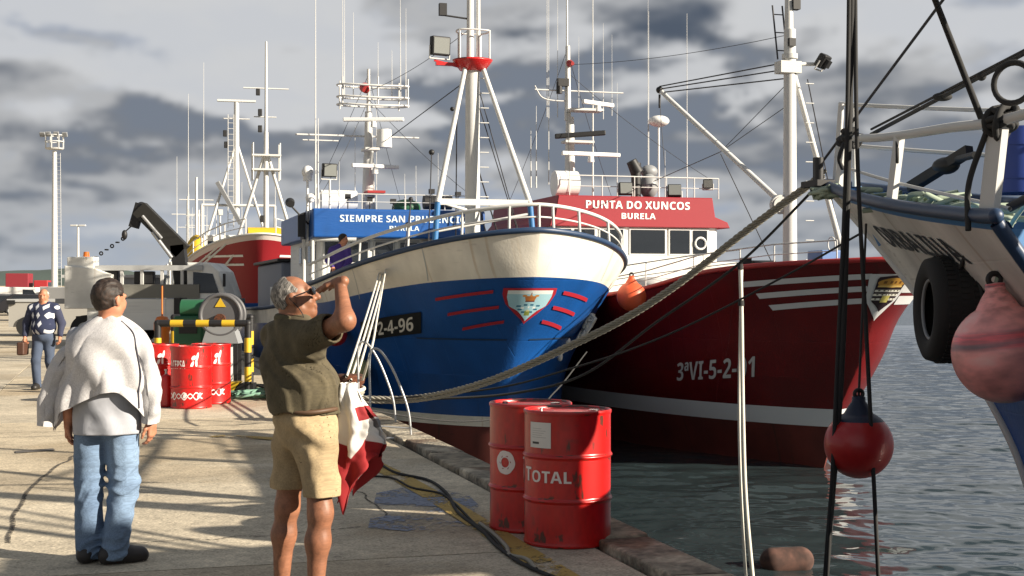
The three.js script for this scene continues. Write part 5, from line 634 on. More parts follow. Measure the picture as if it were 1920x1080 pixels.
// ---------------------------------------------------------------- man shading his eyes
{
  const o = onQuay(562, 1148), t = thing('person', 'person in olive polo shirt and khaki shorts shading eyes with one hand', 'person', [o.x, 0, o.z]);
  const J = { neckTop: [-0.045, 1.54, -0.005], neck: [-0.045, 1.47, -0.02], shR: [0.08, 1.425, 0.15], shL: [-0.13, 1.42, -0.17], elR: [0.275, 1.515, 0.335], wrR: [0.232, 1.705, 0.19], elL: [0.0, 1.17, -0.30], wrL: [0.20, 1.10, -0.20], hipR: [0.085, 0.93, 0.07], hipL: [-0.035, 0.93, -0.08], knR: [0.122, 0.53, 0.10], knL: [-0.08, 0.53, -0.10], calfR: [0.108, 0.385, 0.095], calfL: [-0.10, 0.385, -0.11], anR: [0.095, 0.09, 0.10], anL: [-0.115, 0.09, -0.12] };
  const yaw = 2.18; J.chest = egg([-0.035, 1.29, -0.01], [0.185, 0.20, 0.130], yaw); J.belly = egg([0.012, 1.16, -0.005], [0.150, 0.13, 0.140], yaw); J.pelvis = egg([0.025, 0.975, 0], [0.140, 0.12, 0.120], yaw);
  const H = headField([-0.022, 1.618, 0.0], 1.63, -0.30, 1.02), body = bodyField(J), hR = handField(J.wrR, [-0.125, -0.035, -0.12], [0.05, -1, 0.1], 1, 0.10, 0.98), hL = handField(J.wrL, [0.6, -0.2, 0.5], [0, -1, 0], -1, 0.55, 0.96), fR = foot(J.anR, 1.9), fL = foot(J.anL, 2.4);
  const f0 = (x, y, z) => smin(body(x, y, z), H.f(x, y, z), 0.03), [lo, hi] = bounds(J, 0.16); hi[1] = 1.80; lo[1] = -0.02;
  part('body', join([field(lo, [hi[0], 1.52, hi[2]], 0.0125, (x, y, z) => Math.max(body(x, y, z), y - 1.50)), field([-0.17, 1.40, -0.17], [0.15, 1.79, 0.17], 0.0042, (x, y, z) => Math.max(f0(x, y, z), 1.44 - y)), field(hR.lo, hR.hi, 0.0042, (x, y, z) => smin(hR.f(x, y, z), body(x, y, z), 0.01)), field([0.12, 1.40, 0.02], [0.38, 1.74, 0.44], 0.007, (x, y, z) => body(x, y, z)), field(hL.lo, hL.hi, 0.005, hL.f)]), skinTan, t);
  const face = new THREE.Group(); face.name = 'sunglasses'; t.add(face); const hp = (X, Y, Z) => H.at(X, Y, Z); for (const s of [-1, 1]) { part('lens', (() => { const g = new THREE.SphereGeometry(0.031, 18, 12); g.scale(1, 0.72, 0.3); g.rotateX(-0.0); const c = hp(s * 0.034, 0.014, 0.103); g.rotateX(-0.30); g.rotateY(1.63 + s * 0.15); g.translate(...c); return g; })(), M.glass, face); part('temple', bar(hp(s * 0.066, 0.02, 0.085), hp(s * 0.088, 0.012, -0.02), 0.0035), M.black, face); } part('bridge', bar(hp(-0.012, 0.022, 0.112), hp(0.012, 0.022, 0.112), 0.003), M.black, face); part('cord', tube([hp(-0.088, 0.012, -0.02), hp(-0.09, -0.08, 0.02), [0.06, 1.40, 0.14], [0.075, 1.33, 0.17]], 0.0025, 24, 5), M.black, face);
  part('hair', field([-0.18, 1.50, -0.17], [0.13, 1.80, 0.17], 0.0055, (x, y, z) => { const [X, Y, Z] = H.loc(x, y, z); let d = H.f(x, y, z) - 0.003; if (Math.abs(d) < 0.03) d -= 0.003 * n3(x * 60, y * 60, z * 60); const line = Math.max(Z - 0.055 + Math.max(0, 0.055 - Y) * 1.3, -Y - 0.075 + Math.max(0, Z + 0.02) * 2.2), bald = 0.075 - Math.hypot(X * 0.9, (Y - 0.10) * 0.7, Z - 0.06); const ear = 0.034 - Math.hypot(Y, Z + 0.008); return Math.max(d, line, ear, bald * 0.6); }), mat(0xffffff, 0.9, { map: rep(tex(128, 128, (u, v) => { const k = 0.46 + 0.26 * n2(u * 90, v * 20, 90); return [k, k * 0.97, k * 0.93]; }), 0.2), bumpMap: clothBump, bumpScale: 0.002 }), t, 'short grey hair');
  // polo shirt
  const sl = cone(J.shR, [0.205, 1.482, 0.268], 0.082, 0.074), sl2 = cone(J.shL, [-0.05, 1.26, -0.25], 0.082, 0.076), tors = blend([egg([-0.035, 1.29, -0.01], [0.205, 0.215, 0.150], yaw), egg([0.014, 1.14, 0], [0.195, 0.18, 0.185], yaw), cone(J.neck, J.shR, 0.082, 0.082), cone(J.neck, J.shL, 0.082, 0.082), sl, sl2, cone([0.02, 1.10, 0], [0.025, 1.03, 0.0], 0.160, 0.166)], 0.06);
  const shirtF = (x, y, z) => { const d0 = tors(x, y, z); if (Math.abs(d0) > 0.05) return d0; const w = step(1.45, 1.2, y), fold = 0.0075 * w * Math.max(0, ridge(x, y, z, [1, 0.62, -0.5], 0.10, 62)) + 0.006 * ridge(x, y, z, [0.5, 0.9, 0.4], 0.12, 34) + 0.010 * n3(x * 9, y * 6, z * 9) + 0.004 * n3(x * 22, y * 16, z * 22); return d0 - fold; };
  const arm = (x, y, z) => { const q = [0.205 - 0.08, 1.482 - 1.425, 0.268 - 0.15], n = Math.hypot(...q); return ((x - 0.205) * q[0] + (y - 1.482) * q[1] + (z - 0.268) * q[2]) / n; };
  part('polo_shirt', field([-0.34, 0.93, -0.36], [0.36, 1.56, 0.38], 0.0075, (x, y, z) => { const d = shirtF(x, y, z), hem = 1.035 + 0.010 * Math.sin(x * 22 + z * 14), neck = Math.hypot(x + 0.045, (y - 1.545) * 0.75, z + 0.008) - 0.068; return Math.max(d, -(d + 0.012), hem - y, -neck, arm(x, y, z)); }), mat(0xffffff, 0.92, { map: clothMottle([0.33, 0.30, 0.228], 0.16), bumpMap: clothBump, bumpScale: 0.0012 }), t, 'olive polo shirt');
  part('collar', (() => { const g = new THREE.TorusGeometry(0.078, 0.014, 8, 36, 5.6); g.scale(1, 1, 1.6); g.rotateX(Math.PI / 2 + 0.25); g.rotateY(1.9); g.translate(-0.045, 1.505, -0.008); return g; })(), mat(0xffffff, 0.92, { map: clothMottle([0.335, 0.315, 0.235], 0.16) }), t);
  // shorts, belt
  const sh = blend([egg([0.025, 0.985, 0], [0.184, 0.145, 0.160], yaw), cone([0.085, 0.91, 0.065], [0.124, 0.63, 0.095], 0.116, 0.104), cone([-0.035, 0.91, -0.075], [-0.06, 0.64, -0.09], 0.116, 0.100)], 0.035);
  part('shorts', field([-0.25, 0.56, -0.30], [0.33, 1.10, 0.30], 0.0075, (x, y, z) => { let d = sh(x, y, z); if (Math.abs(d) < 0.05) d -= 0.007 * ridge(x, y, z, [0.5, 1, 0.2], 0.16, 26) + 0.010 * n3(x * 10, y * 6, z * 10) + 0.004 * n3(x * 26, y * 20, z * 26); return Math.max(d, -(d + 0.014), 0.618 + 0.02 * (x > 0.035 ? 0 : 0.6) - y, y - 1.068); }), mat(0xffffff, 0.9, { map: clothMottle([0.63, 0.555, 0.43], 0.10), bumpMap: clothBump, bumpScale: 0.0012 }), t, 'khaki shorts');
  part('belt', (() => { const P = [], n = 48; for (let i = 0; i < n; i++) { const a = i / n * 2 * Math.PI, X = Math.cos(a) * 0.182, Z = Math.sin(a) * 0.158; P.push([0.025 + X * Math.cos(yaw) + Z * Math.sin(yaw), 1.052 + 0.004 * Math.sin(a * 3), -X * Math.sin(yaw) + Z * Math.cos(yaw)]); } const g = tube(P, 0.012, 96, 6, true); g.scale(1, 1, 1); return g; })(), mat([0.10, 0.055, 0.03], 0.6), t, 'brown belt');
  for (const [f, n] of [[fR, 0], [fL, 1]]) { const a = n ? J.anL : J.anR; part('shoe', field([a[0] - 0.26, 0, a[2] - 0.26], [a[0] + 0.26, 0.16, a[2] + 0.26], 0.008, (x, y, z) => f(x, y, z) - 0.007), mat([0.10, 0.07, 0.05], 0.7), t); }
  // jacket carried over the far arm
  const jx = onQuay(668, 1110), P = [], U = [], I = [], nu = 64, nv = 46;
  for (let j = 0; j <= nv; j++) { const v = j / nv, y = mix(1.135, 0.56, v), half = mix(0.045, 0.115, step(0.0, 0.55, v)) * mix(1, 0.35, step(0.72, 1, v)), cx = mix(-0.058, -0.012, step(0, 0.5, v)) - 0.045 * step(0.7, 1, v), dep = mix(0.05, 0.075, v) * mix(1, 0.4, step(0.75, 1, v)); for (let i = 0; i <= nu; i++) { const a = i / nu * 2 * Math.PI, pl = 1 + 0.26 * Math.sin(a * 4 + v * 5 + Math.sin(v * 7)) * step(0.05, 0.4, v) + 0.16 * Math.sin(a * 7 - v * 9) + 0.30 * n2(a * 1.3 + 4, v * 9) + 0.10 * n2(a * 4, v * 22); P.push(cx + half * Math.cos(a) * pl, y + 0.03 * Math.sin(a * 2 + 1) * v + (0.05 * Math.sin(a + 2) + 0.04 * Math.sin(a * 3) + 0.03 * Math.sin(a * 5 + 1)) * step(0.6, 1, v), dep * Math.sin(a) * pl); U.push(i / nu, 1 - v); } }
  for (let j = 0; j < nv; j++) for (let i = 0; i < nu; i++) { const a = j * (nu + 1) + i, b = a + nu + 1; I.push(a, a + 1, b, a + 1, b + 1, b); }
  const g = new THREE.BufferGeometry(); g.setAttribute('position', new THREE.Float32BufferAttribute(P, 3)); g.setAttribute('uv', new THREE.Float32BufferAttribute(U, 2)); g.setIndex(I); g.computeVertexNormals();
  const jt = canvasTex(256, 512, (c, w, h) => { c.fillStyle = '#d9d7d3'; c.fillRect(0, 0, w, h); c.fillStyle = '#8f1a1e'; c.beginPath(); c.moveTo(0, 300); c.lineTo(40, 262); c.lineTo(70, 330); c.lineTo(110, 270); c.lineTo(150, 340); c.lineTo(200, 280); c.lineTo(256, 300); c.lineTo(256, 512); c.lineTo(0, 512); c.fill(); c.fillStyle = '#8e2327'; c.beginPath(); c.moveTo(150, 120); c.lineTo(256, 110); c.lineTo(256, 165); c.lineTo(170, 175); c.fill(); c.fillStyle = '#8c8a8a'; c.fillRect(185, 175, 71, 40); c.fillStyle = '#8e2327'; c.fillRect(0, 112, 50, 60); c.fillStyle = '#c9c6c2'; c.fillRect(20, 420, 18, 60); });
  const jk = solo('jacket', 'white and red jacket carried hanging beside the khaki shorts', 'jacket', g, mat(0xffffff, 0.85, { map: jt, bumpMap: clothBump, bumpScale: 0.001 })); jk.position.set(o.x + 0.29, 0.045, o.z - 0.10); 
}
// ---------------------------------------------------------------- man with a jacket over the shoulders
{
  const o = onQuay(195, 1055), t = thing('person', 'person in faded jeans seen from behind with pale jacket over the shoulders', 'person', [o.x, 0, o.z]);
  const J = { neckTop: [0.03, 1.52, 0], neck: [0.02, 1.44, 0.01], shR: [0.185, 1.375, 0.0], shL: [-0.145, 1.375, 0.0], elR: [0.27, 1.10, 0.02], wrR: [0.285, 0.865, -0.01], elL: [-0.225, 1.10, 0.02], wrL: [-0.215, 0.86, 0.0], hipR: [0.105, 0.88, 0], hipL: [-0.075, 0.88, 0], knR: [0.115, 0.47, -0.02], knL: [-0.095, 0.48, -0.01], calfR: [0.095, 0.34, 0.0], calfL: [-0.095, 0.34, -0.02], anR: [0.075, 0.085, 0.02], anL: [-0.095, 0.085, -0.03] };
  const yaw = 2.95; J.chest = egg([0.02, 1.26, 0], [0.165, 0.18, 0.115], yaw); J.belly = egg([0.02, 1.08, 0], [0.165, 0.16, 0.135], yaw); J.pelvis = egg([0.015, 0.92, 0], [0.15, 0.11, 0.11], yaw);
  const H = headField([0.035, 1.602, -0.005], 2.62, 0.06, 1.02), body = bodyField(J, 0.62, 0.72), hR = handField(J.wrR, [0.05, -1, -0.05], [-0.9, 0, -0.3], -1, 0.42, 0.97), hL = handField(J.wrL, [-0.03, -1, -0.05], [0.9, 0, 0.0], 1, 0.42, 0.97), fR = foot(J.anR, 2.15), fL = foot(J.anL, 2.9), [lo, hi] = bounds(J, 0.16); lo[1] = -0.02;
  const f0 = (x, y, z) => smin(body(x, y, z), H.f(x, y, z), 0.03);
  part('body', join([field(lo, [hi[0], 1.50, hi[2]], 0.0135, (x, y, z) => Math.max(body(x, y, z), y - 1.48)), field([-0.12, 1.40, -0.17], [0.19, 1.76, 0.17], 0.0048, (x, y, z) => Math.max(f0(x, y, z), 1.43 - y)), field(hR.lo, hR.hi, 0.0045, (x, y, z) => smin(hR.f(x, y, z), body(x, y, z), 0.01)), field(hL.lo, hL.hi, 0.0045, (x, y, z) => smin(hL.f(x, y, z), body(x, y, z), 0.01))]), skin, t);
  part('hair', field([-0.13, 1.46, -0.19], [0.20, 1.78, 0.19], 0.0055, (x, y, z) => { const [X, Y, Z] = H.loc(x, y, z), d = H.f(x, y, z) - 0.013 - 0.004 * n3(x * 50, y * 50, z * 50), line = Math.max(Z - 0.06 + Math.max(0, 0.05 - Y) * 1.2, -Y - 0.085 + Math.max(0, Z + 0.03) * 2.4), ear = 0.035 - Math.hypot(Y, Z + 0.008); return Math.max(d, line, ear); }), mat(0xffffff, 0.6, { map: rep(tex(128, 128, (u, v) => { const k = 0.16 + 0.08 * n2(u * 90, v * 14, 90); return [k, k * 0.72, k * 0.55]; }), 0.2), bumpMap: clothBump, bumpScale: 0.002 }), t, 'short dark brown hair');
  const tors = blend([J.chest, egg([0.02, 1.08, 0], [0.195, 0.18, 0.150], yaw), cone(J.neck, J.shR, 0.07, 0.062), cone(J.neck, J.shL, 0.07, 0.062), cone(J.shR, [0.23, 1.2, 0.01], 0.066, 0.062), cone(J.shL, [-0.19, 1.2, 0.01], 0.066, 0.062), cone([0.02, 1.0, 0], [0.018, 0.84, 0], 0.15, 0.165)], 0.05);
  const tail = (x, y, z) => Math.max((Math.sqrt((x - 0.02) * (x - 0.02) / 0.0412 + z * z / 0.0256) - 1) * 0.16, y - 1.15), shirt = mat(0xffffff, 0.9, { map: rep(tex(256, 256, (u, v) => { const k = 0.70 + 0.05 * f2(u * 8, v * 8, 4, 8), s = Math.sin(u * 256 * Math.PI) * 0.015; return [k * 0.93 + s, k * 0.945 + s, k * 0.985 + s]; }), 0.4), bumpMap: clothBump, bumpScale: 0.001 });
  part('shirt', field([-0.34, 0.74, -0.26], [0.38, 1.50, 0.28], 0.009, (x, y, z) => { let d = Math.min(tors(x, y, z), tail(x, y, z)); if (Math.abs(d) < 0.05) d -= 0.008 * n3(x * 9, y * 5, z * 9) + 0.006 * ridge(x, y, z, [1, 0.25, 0.2], 0.1, 30); return Math.max(d, -(d + 0.014), 0.79 - y, y - 1.47, Math.abs(x - 0.02) - 0.24 + (y < 1.15 ? 0 : -0.1)); }), shirt, t, 'pale grey blue shirt');
  // jacket draped over the back, sleeves hanging
  const P = [], U = [], I = [], nu = 120, nv = 60;
  const capeX = curve([[0, 0.070], [0.12, 0.180], [0.25, 0.248], [0.5, 0.258], [1, 0.262]]), capeZ = curve([[0, 0.072], [0.12, 0.125], [0.3, 0.180], [1, 0.195]]);
  const hemAt = (a) => curve([[-2.2, 0.90], [-1.75, 0.835], [-1.45, 0.81], [-1.15, 0.87], [-0.7, 0.955], [-0.1, 1.03], [0.45, 1.055], [0.9, 0.95], [1.3, 0.885], [1.7, 0.90], [2.2, 0.98]])(a);
  for (let j = 0; j <= nv; j++) for (let i = 0; i <= nu; i++) {
    const a = mix(-2.2, 2.2, i / nu), v = j / nv, hem = hemAt(a), top = 1.515 - 0.012 * Math.cos(a), y = mix(top, hem, Math.pow(v, 1.08)), sl = step(0.0, 0.30, v), rx = capeX(v), rz = capeZ(v), fl = step(0.25, 1, v);
    const flare = 0.075 * fl * Math.exp(-Math.pow((a + 1.5) / 0.5, 2)) - 0.0 + 0.015 * fl, lump = 0.014 * Math.sin(a * 7 + v * 2 + 1.5 * n2(a * 2, v * 2)) * fl + 0.012 * Math.sin(a * 5 - v * 9 + 2) * step(0.15, 0.5, v) + 0.012 * n2(a * 1.7 + 3, v * 2.5) + 0.016 * Math.pow(Math.abs(Math.sin(a * 2.6 + v * 4.2 + 1.2 * n2(a * 1.5, v * 2 + 5))), 0.6) * step(0.1, 0.45, v) - 0.012;
    P.push(0.02 + (rx + flare + lump) * Math.sin(a), y + 0.006 * n2(a * 3, v * 6), (rz + lump * 1.2 + 0.02 * fl) * Math.cos(a)); U.push(a * 0.3, y);
  }
  for (let j = 0; j < nv; j++) for (let i = 0; i < nu; i++) { const a = j * (nu + 1) + i, b = a + nu + 1; I.push(a, b, a + 1, b, b + 1, a + 1); }
  const g = new THREE.BufferGeometry(); g.setAttribute('position', new THREE.Float32BufferAttribute(P, 3)); g.setAttribute('uv', new THREE.Float32BufferAttribute(U, 2)); g.setIndex(I); g.computeVertexNormals();
  const inner = g.clone(), ip = inner.attributes.position, inn = g.attributes.normal; for (let i = 0; i < ip.count; i++) ip.setXYZ(i, ip.getX(i) - inn.getX(i) * 0.009, ip.getY(i) - inn.getY(i) * 0.009, ip.getZ(i) - inn.getZ(i) * 0.009);
  const jm = mat(0xffffff, 0.85, { map: clothMottle([0.74, 0.735, 0.74], 0.05), bumpMap: clothBump, bumpScale: 0.0015 }); const jk = thing('jacket', 'off white jacket with dark piping draped over shoulders of person in jeans', 'jacket', [o.x, 0, o.z]);
  part('shell', g, jm, jk); part('lining', inner, jm, jk);
  const sleeve = (pts, rr) => { const c = new THREE.CatmullRomCurve3(pts.map((p) => V(...p))), gg = new THREE.TubeGeometry(c, 40, 1, 18, false), pp = gg.attributes.position, tmp = V(); for (let i = 0; i <= 40; i++) { const q = c.getPointAt(i / 40); for (let k = 0; k <= 18; k++) { const id = i * 19 + k; tmp.fromBufferAttribute(pp, id).sub(q); const r = mix(rr[0], rr[1], i / 40) * mix(0.25, 1, step(0, 0.32, i / 40)) * (1 + 0.16 * n2(i * 0.4, k * 0.7) + 0.1 * Math.sin(k * 1.05 + i * 0.35)); tmp.multiplyScalar(r).add(q); pp.setXYZ(id, tmp.x, tmp.y, tmp.z); } } gg.computeVertexNormals(); return gg; };
  part('sleeve', sleeve([[0.12, 1.40, 0.03], [0.262, 1.24, 0.045], [0.30, 1.05, 0.05], [0.29, 0.86, 0.02]], [0.075, 0.055]), jm, jk); part('sleeve', sleeve([[-0.09, 1.40, 0.02], [-0.24, 1.22, 0.03], [-0.32, 1.02, 0.05], [-0.335, 0.84, 0.06]], [0.075, 0.05]), jm, jk);
  part('piping', tube([0.06, 0.2, 0.35, 0.5, 0.65, 0.8, 0.98].map((v) => { const i = Math.round(nu * 0.715), j = Math.round(v * nv), k = 3 * (j * (nu + 1) + i); return [P[k] * 1.02, P[k + 1], P[k + 2] + 0.004]; }), 0.0045, 60, 6), mat([0.05, 0.05, 0.07], 0.8), jk);
  const js = blend([egg([0.015, 0.905, 0], [0.183, 0.14, 0.140], yaw), cone([0.105, 0.86, 0], [0.115, 0.47, -0.02], 0.112, 0.082), cone([0.115, 0.47, -0.02], [0.075, 0.07, 0.02], 0.084, 0.083), cone([-0.075, 0.86, 0], [-0.095, 0.48, -0.01], 0.112, 0.08), cone([-0.095, 0.48, -0.01], [-0.095, 0.07, -0.03], 0.082, 0.082)], 0.03);
  const denim = mat(0xffffff, 0.9, { map: rep(tex(512, 512, (u, v) => { const w = 0.5 + 0.6 * f2(u * 3 + 1, v * 3, 5, 3), tw = 0.05 * Math.sin((u + v) * 512 * Math.PI * 0.5), k = 1 + 0.1 * n2(u * 160, v * 160, 160) + tw; return [mix(0.32, 0.50, w) * k, mix(0.40, 0.59, w) * k, mix(0.51, 0.69, w) * k]; }), 0.7), bumpMap: clothBump, bumpScale: 0.0012 });
  part('jeans', field([-0.24, 0.0, -0.22], [0.28, 1.02, 0.22], 0.0085, (x, y, z) => { const kn = Math.exp(-Math.pow((y - 0.48) / 0.14, 2)), an = step(0.3, 0.05, y); let d = js(x, y, z); if (Math.abs(d) < 0.05) d -= 0.012 * (kn + an) * Math.max(0, ridge(x, y, z, [0.5 * (x > 0 ? 1 : -1), 1, 0.5], 0.16, 58)) + 0.008 * n3(x * 9, y * 5, z * 9) + 0.004 * n3(x * 24, y * 18, z * 24); return Math.max(d, 0.022 - y, y - 0.99); }), denim, t, 'faded blue jeans');
  for (const [f, a] of [[fR, J.anR], [fL, J.anL]]) part('shoe', field([a[0] - 0.24, 0, a[2] - 0.24], [a[0] + 0.24, 0.15, a[2] + 0.24], 0.008, (x, y, z) => f(x, y, z) - 0.008), mat([0.025, 0.022, 0.022], 0.5), t);
}
// ---------------------------------------------------------------- man walking towards the camera
{
  const o = onQuay(82, 729), t = thing('person', 'person in checked blue and white sweater walking along the quay', 'person', [o.x, 0, o.z]); t.scale.setScalar(0.985);
  const J = { neckTop: [0, 1.53, 0], neck: [0, 1.45, -0.01], shR: [0.2, 1.39, 0], shL: [-0.2, 1.39, 0], elR: [0.30, 1.13, -0.03], wrR: [0.30, 0.90, 0.06], elL: [-0.30, 1.13, -0.02], wrL: [-0.29, 0.90, 0.10], hipR: [0.09, 0.88, 0], hipL: [-0.09, 0.88, 0], knR: [0.095, 0.48, -0.02], knL: [-0.085, 0.49, 0.13], calfR: [0.09, 0.36, -0.12], calfL: [-0.08, 0.36, 0.13], anR: [0.08, 0.12, -0.24], anL: [-0.06, 0.085, 0.15] };
  J.chest = egg([0, 1.27, 0], [0.19, 0.2, 0.135]); J.belly = egg([0, 1.08, 0.01], [0.18, 0.17, 0.16]); J.pelvis = egg([0, 0.92, 0], [0.17, 0.12, 0.13]);
  const H = headField([0, 1.60, 0.01], 0.1, 0.12, 1.0), body = bodyField(J, 0.78), hR = handField(J.wrR, [0, -1, 0.15], [-1, 0, 0], 1, 0.5), hL = handField(J.wrL, [0.02, -1, 0.15], [1, 0, 0], -1, 0.75), [lo, hi] = bounds(J, 0.16); lo[1] = -0.02;
  part('body', join([field(lo, [hi[0], 1.5, hi[2]], 0.018, (x, y, z) => Math.max(body(x, y, z), y - 1.48)), field([-0.15, 1.40, -0.16], [0.15, 1.74, 0.18], 0.006, (x, y, z) => Math.max(smin(body(x, y, z), H.f(x, y, z), 0.03), 1.43 - y)), field(hR.lo, hR.hi, 0.006, hR.f), field(hL.lo, hL.hi, 0.006, hL.f)]), skin, t);
  part('hair', field([-0.15, 1.48, -0.16], [0.15, 1.74, 0.16], 0.007, (x, y, z) => { const [X, Y, Z] = H.loc(x, y, z), d = H.f(x, y, z) - 0.009; return Math.max(d, Z - 0.02 + Math.max(0, 0.03 - Y), Y - 0.075, -Y - 0.08, 0.035 - Math.hypot(Y, Z + 0.008)); }), mat([0.42, 0.40, 0.37], 0.9), t, 'grey hair round a bald crown');
  const sw = blend([egg([0, 1.27, 0], [0.215, 0.225, 0.165]), egg([0, 1.07, 0.01], [0.215, 0.19, 0.19]), cone(J.neck, J.shR, 0.08, 0.085), cone(J.neck, J.shL, 0.08, 0.085)], 0.05), armsF = blend([cone(J.shR, J.elR, 0.083, 0.066), cone(J.elR, [0.30, 0.94, 0.045], 0.066, 0.052), cone(J.shL, J.elL, 0.083, 0.066), cone(J.elL, [-0.29, 0.94, 0.085], 0.066, 0.052)], 0.03);
  const check = canvasTex(512, 512, (g, w, h) => { g.fillStyle = '#29304a'; g.fillRect(0, 0, w, h); for (let j = -1; j < 9; j++) for (let i = -1; i < 9; i++) { const cx = i * 64 + (j % 2 ? 32 : 0) + 16, cy = j * 64 + 24; g.fillStyle = '#c9ccd2'; g.beginPath(); g.moveTo(cx, cy - 26); g.lineTo(cx + 18, cy); g.lineTo(cx, cy + 26); g.lineTo(cx - 18, cy); g.fill(); } }); check.wrapS = check.wrapT = THREE.RepeatWrapping; check.repeat.set(0.85, 0.85);
  part('sweater', field([-0.32, 0.90, -0.27], [0.32, 1.52, 0.28], 0.011, (x, y, z) => { const d = Math.min(sw(x, y, z), 9) - 0.008 * n3(x * 9, y * 6, z * 9); return Math.max(d, 0.935 - y, -(Math.hypot(x, (y - 1.52) * 0.6, z - 0.03) - 0.075)); }), mat(0xffffff, 0.95, { map: check, bumpMap: clothBump, bumpScale: 0.002 }), t, 'checked navy and white sweater'); part('sleeves', field([-0.42, 0.88, -0.2], [0.42, 1.5, 0.22], 0.011, (x, y, z) => armsF(x, y, z) - 0.007 * n3(x * 12, y * 12, z * 12)), mat([0.035, 0.04, 0.075], 0.95), t);
  const tr = blend([egg([0, 0.91, 0], [0.185, 0.135, 0.15]), cone([0.09, 0.86, 0], J.knR, 0.11, 0.08), cone(J.knR, J.anR, 0.08, 0.072), cone([-0.09, 0.86, 0], J.knL, 0.11, 0.08), cone(J.knL, [-0.06, 0.06, 0.15], 0.08, 0.074)], 0.03); part('trousers', field([-0.26, 0, -0.38], [0.26, 1.0, 0.32], 0.013, (x, y, z) => Math.max(tr(x, y, z) - 0.010 * n3(x * 10, y * 8, z * 10), 0.03 - y, y - 0.98)), mat([0.055, 0.075, 0.12], 0.9), t, 'dark blue trousers');
  for (const [a, u] of [[J.anR, 0], [J.anL, 0]]) { const f = foot([a[0], 0, a[2]], u); part('shoe', field([a[0] - 0.16, 0, a[2] - 0.16], [a[0] + 0.16, 0.18, a[2] + 0.26], 0.01, (x, y, z) => f(x, y, z) - 0.008), mat([0.02, 0.018, 0.016], 0.5), t); }
  const bg = thing('bag', 'dark brown bag carried by the person in checked sweater', 'bag', [o.x - 0.31, 0.56, o.z + 0.13]); part('pouch', rbox(0.13, 0.22, 0.26, 0.03, 0, 0.13, 0), mat([0.07, 0.03, 0.018], 0.6), bg); part('handle', new THREE.TorusGeometry(0.05, 0.008, 6, 18, Math.PI).rotateY(Math.PI / 2).translate(0.01, 0.235, 0), mat([0.05, 0.02, 0.012], 0.6), bg);
}
// ---------------------------------------------------------------- deckhand on the blue boat
{
  const o = at(636, 500, 31.2), t = thing('person', 'person in purple top standing at the rail of the blue boat', 'person', [o.x, 1.22, o.z]);
  const J = { neckTop: [0.07, 1.53, 0], neck: [0.04, 1.45, 0], shR: [0.18, 1.36, 0.05], shL: [-0.16, 1.37, -0.02], elR: [0.24, 1.12, 0.12], wrR: [0.14, 0.98, 0.26], elL: [-0.24, 1.12, 0.05], wrL: [-0.12, 0.98, 0.22], hipR: [0.08, 0.88, 0], hipL: [-0.1, 0.88, 0], knR: [0.1, 0.48, 0], knL: [-0.1, 0.48, 0], calfR: [0.1, 0.35, 0], calfL: [-0.1, 0.35, 0], anR: [0.1, 0.08, 0], anL: [-0.1, 0.08, 0] };
  J.chest = egg([0.01, 1.25, 0], [0.18, 0.2, 0.14]); J.belly = egg([-0.02, 1.07, 0], [0.17, 0.16, 0.15]); J.pelvis = egg([-0.01, 0.92, 0], [0.17, 0.12, 0.13]); const H = headField([0.10, 1.60, 0.03], 1.3, 0.15), body = bodyField(J, 0.78), [lo, hi] = bounds(J, 0.16), hR = handField(J.wrR, [-0.3, -0.5, 0.6], [0, -1, 0], 1, 0.6), hL = handField(J.wrL, [0.3, -0.5, 0.6], [0, -1, 0], -1, 0.6); lo[1] = 0;
  part('body', join([field(lo, [hi[0], 1.75, hi[2]], 0.02, (x, y, z) => smin(body(x, y, z), H.f(x, y, z), 0.02)), field(hR.lo, hR.hi, 0.007, hR.f), field(hL.lo, hL.hi, 0.007, hL.f)]), skin, t); part('hair', field([-0.06, 1.46, -0.15], [0.27, 1.76, 0.2], 0.012, (x, y, z) => { const [X, Y, Z] = H.loc(x, y, z); return Math.max(H.f(x, y, z) - 0.014, Z - 0.05 + Math.max(0, 0.05 - Y), -Y - 0.08); }), mat([0.02, 0.014, 0.01], 0.7), t);
  const up = blend([egg([0.01, 1.25, 0], [0.21, 0.22, 0.165]), egg([-0.02, 1.05, 0], [0.20, 0.19, 0.175]), cone(J.neck, J.shR, 0.075, 0.08), cone(J.neck, J.shL, 0.075, 0.08), cone(J.shR, J.elR, 0.08, 0.064), cone(J.elR, J.wrR, 0.064, 0.045), cone(J.shL, J.elL, 0.08, 0.064), cone(J.elL, J.wrL, 0.064, 0.045)], 0.04); part('top', field([-0.36, 0.88, -0.24], [0.36, 1.5, 0.34], 0.014, (x, y, z) => Math.max(up(x, y, z) - 0.01 * n3(x * 9, y * 7, z * 9), 0.92 - y)), mat([0.055, 0.03, 0.19], 0.9), t, 'purple top'); const lg = blend([egg([-0.01, 0.9, 0], [0.185, 0.14, 0.15]), cone([0.08, 0.86, 0], [0.1, 0.05, 0], 0.105, 0.075), cone([-0.1, 0.86, 0], [-0.1, 0.05, 0], 0.105, 0.075)], 0.03); part('trousers', field([-0.26, 0, -0.2], [0.26, 1, 0.2], 0.016, (x, y, z) => Math.max(lg(x, y, z), 0.01 - y, y - 0.98)), mat([0.02, 0.022, 0.03], 0.9), t);
}

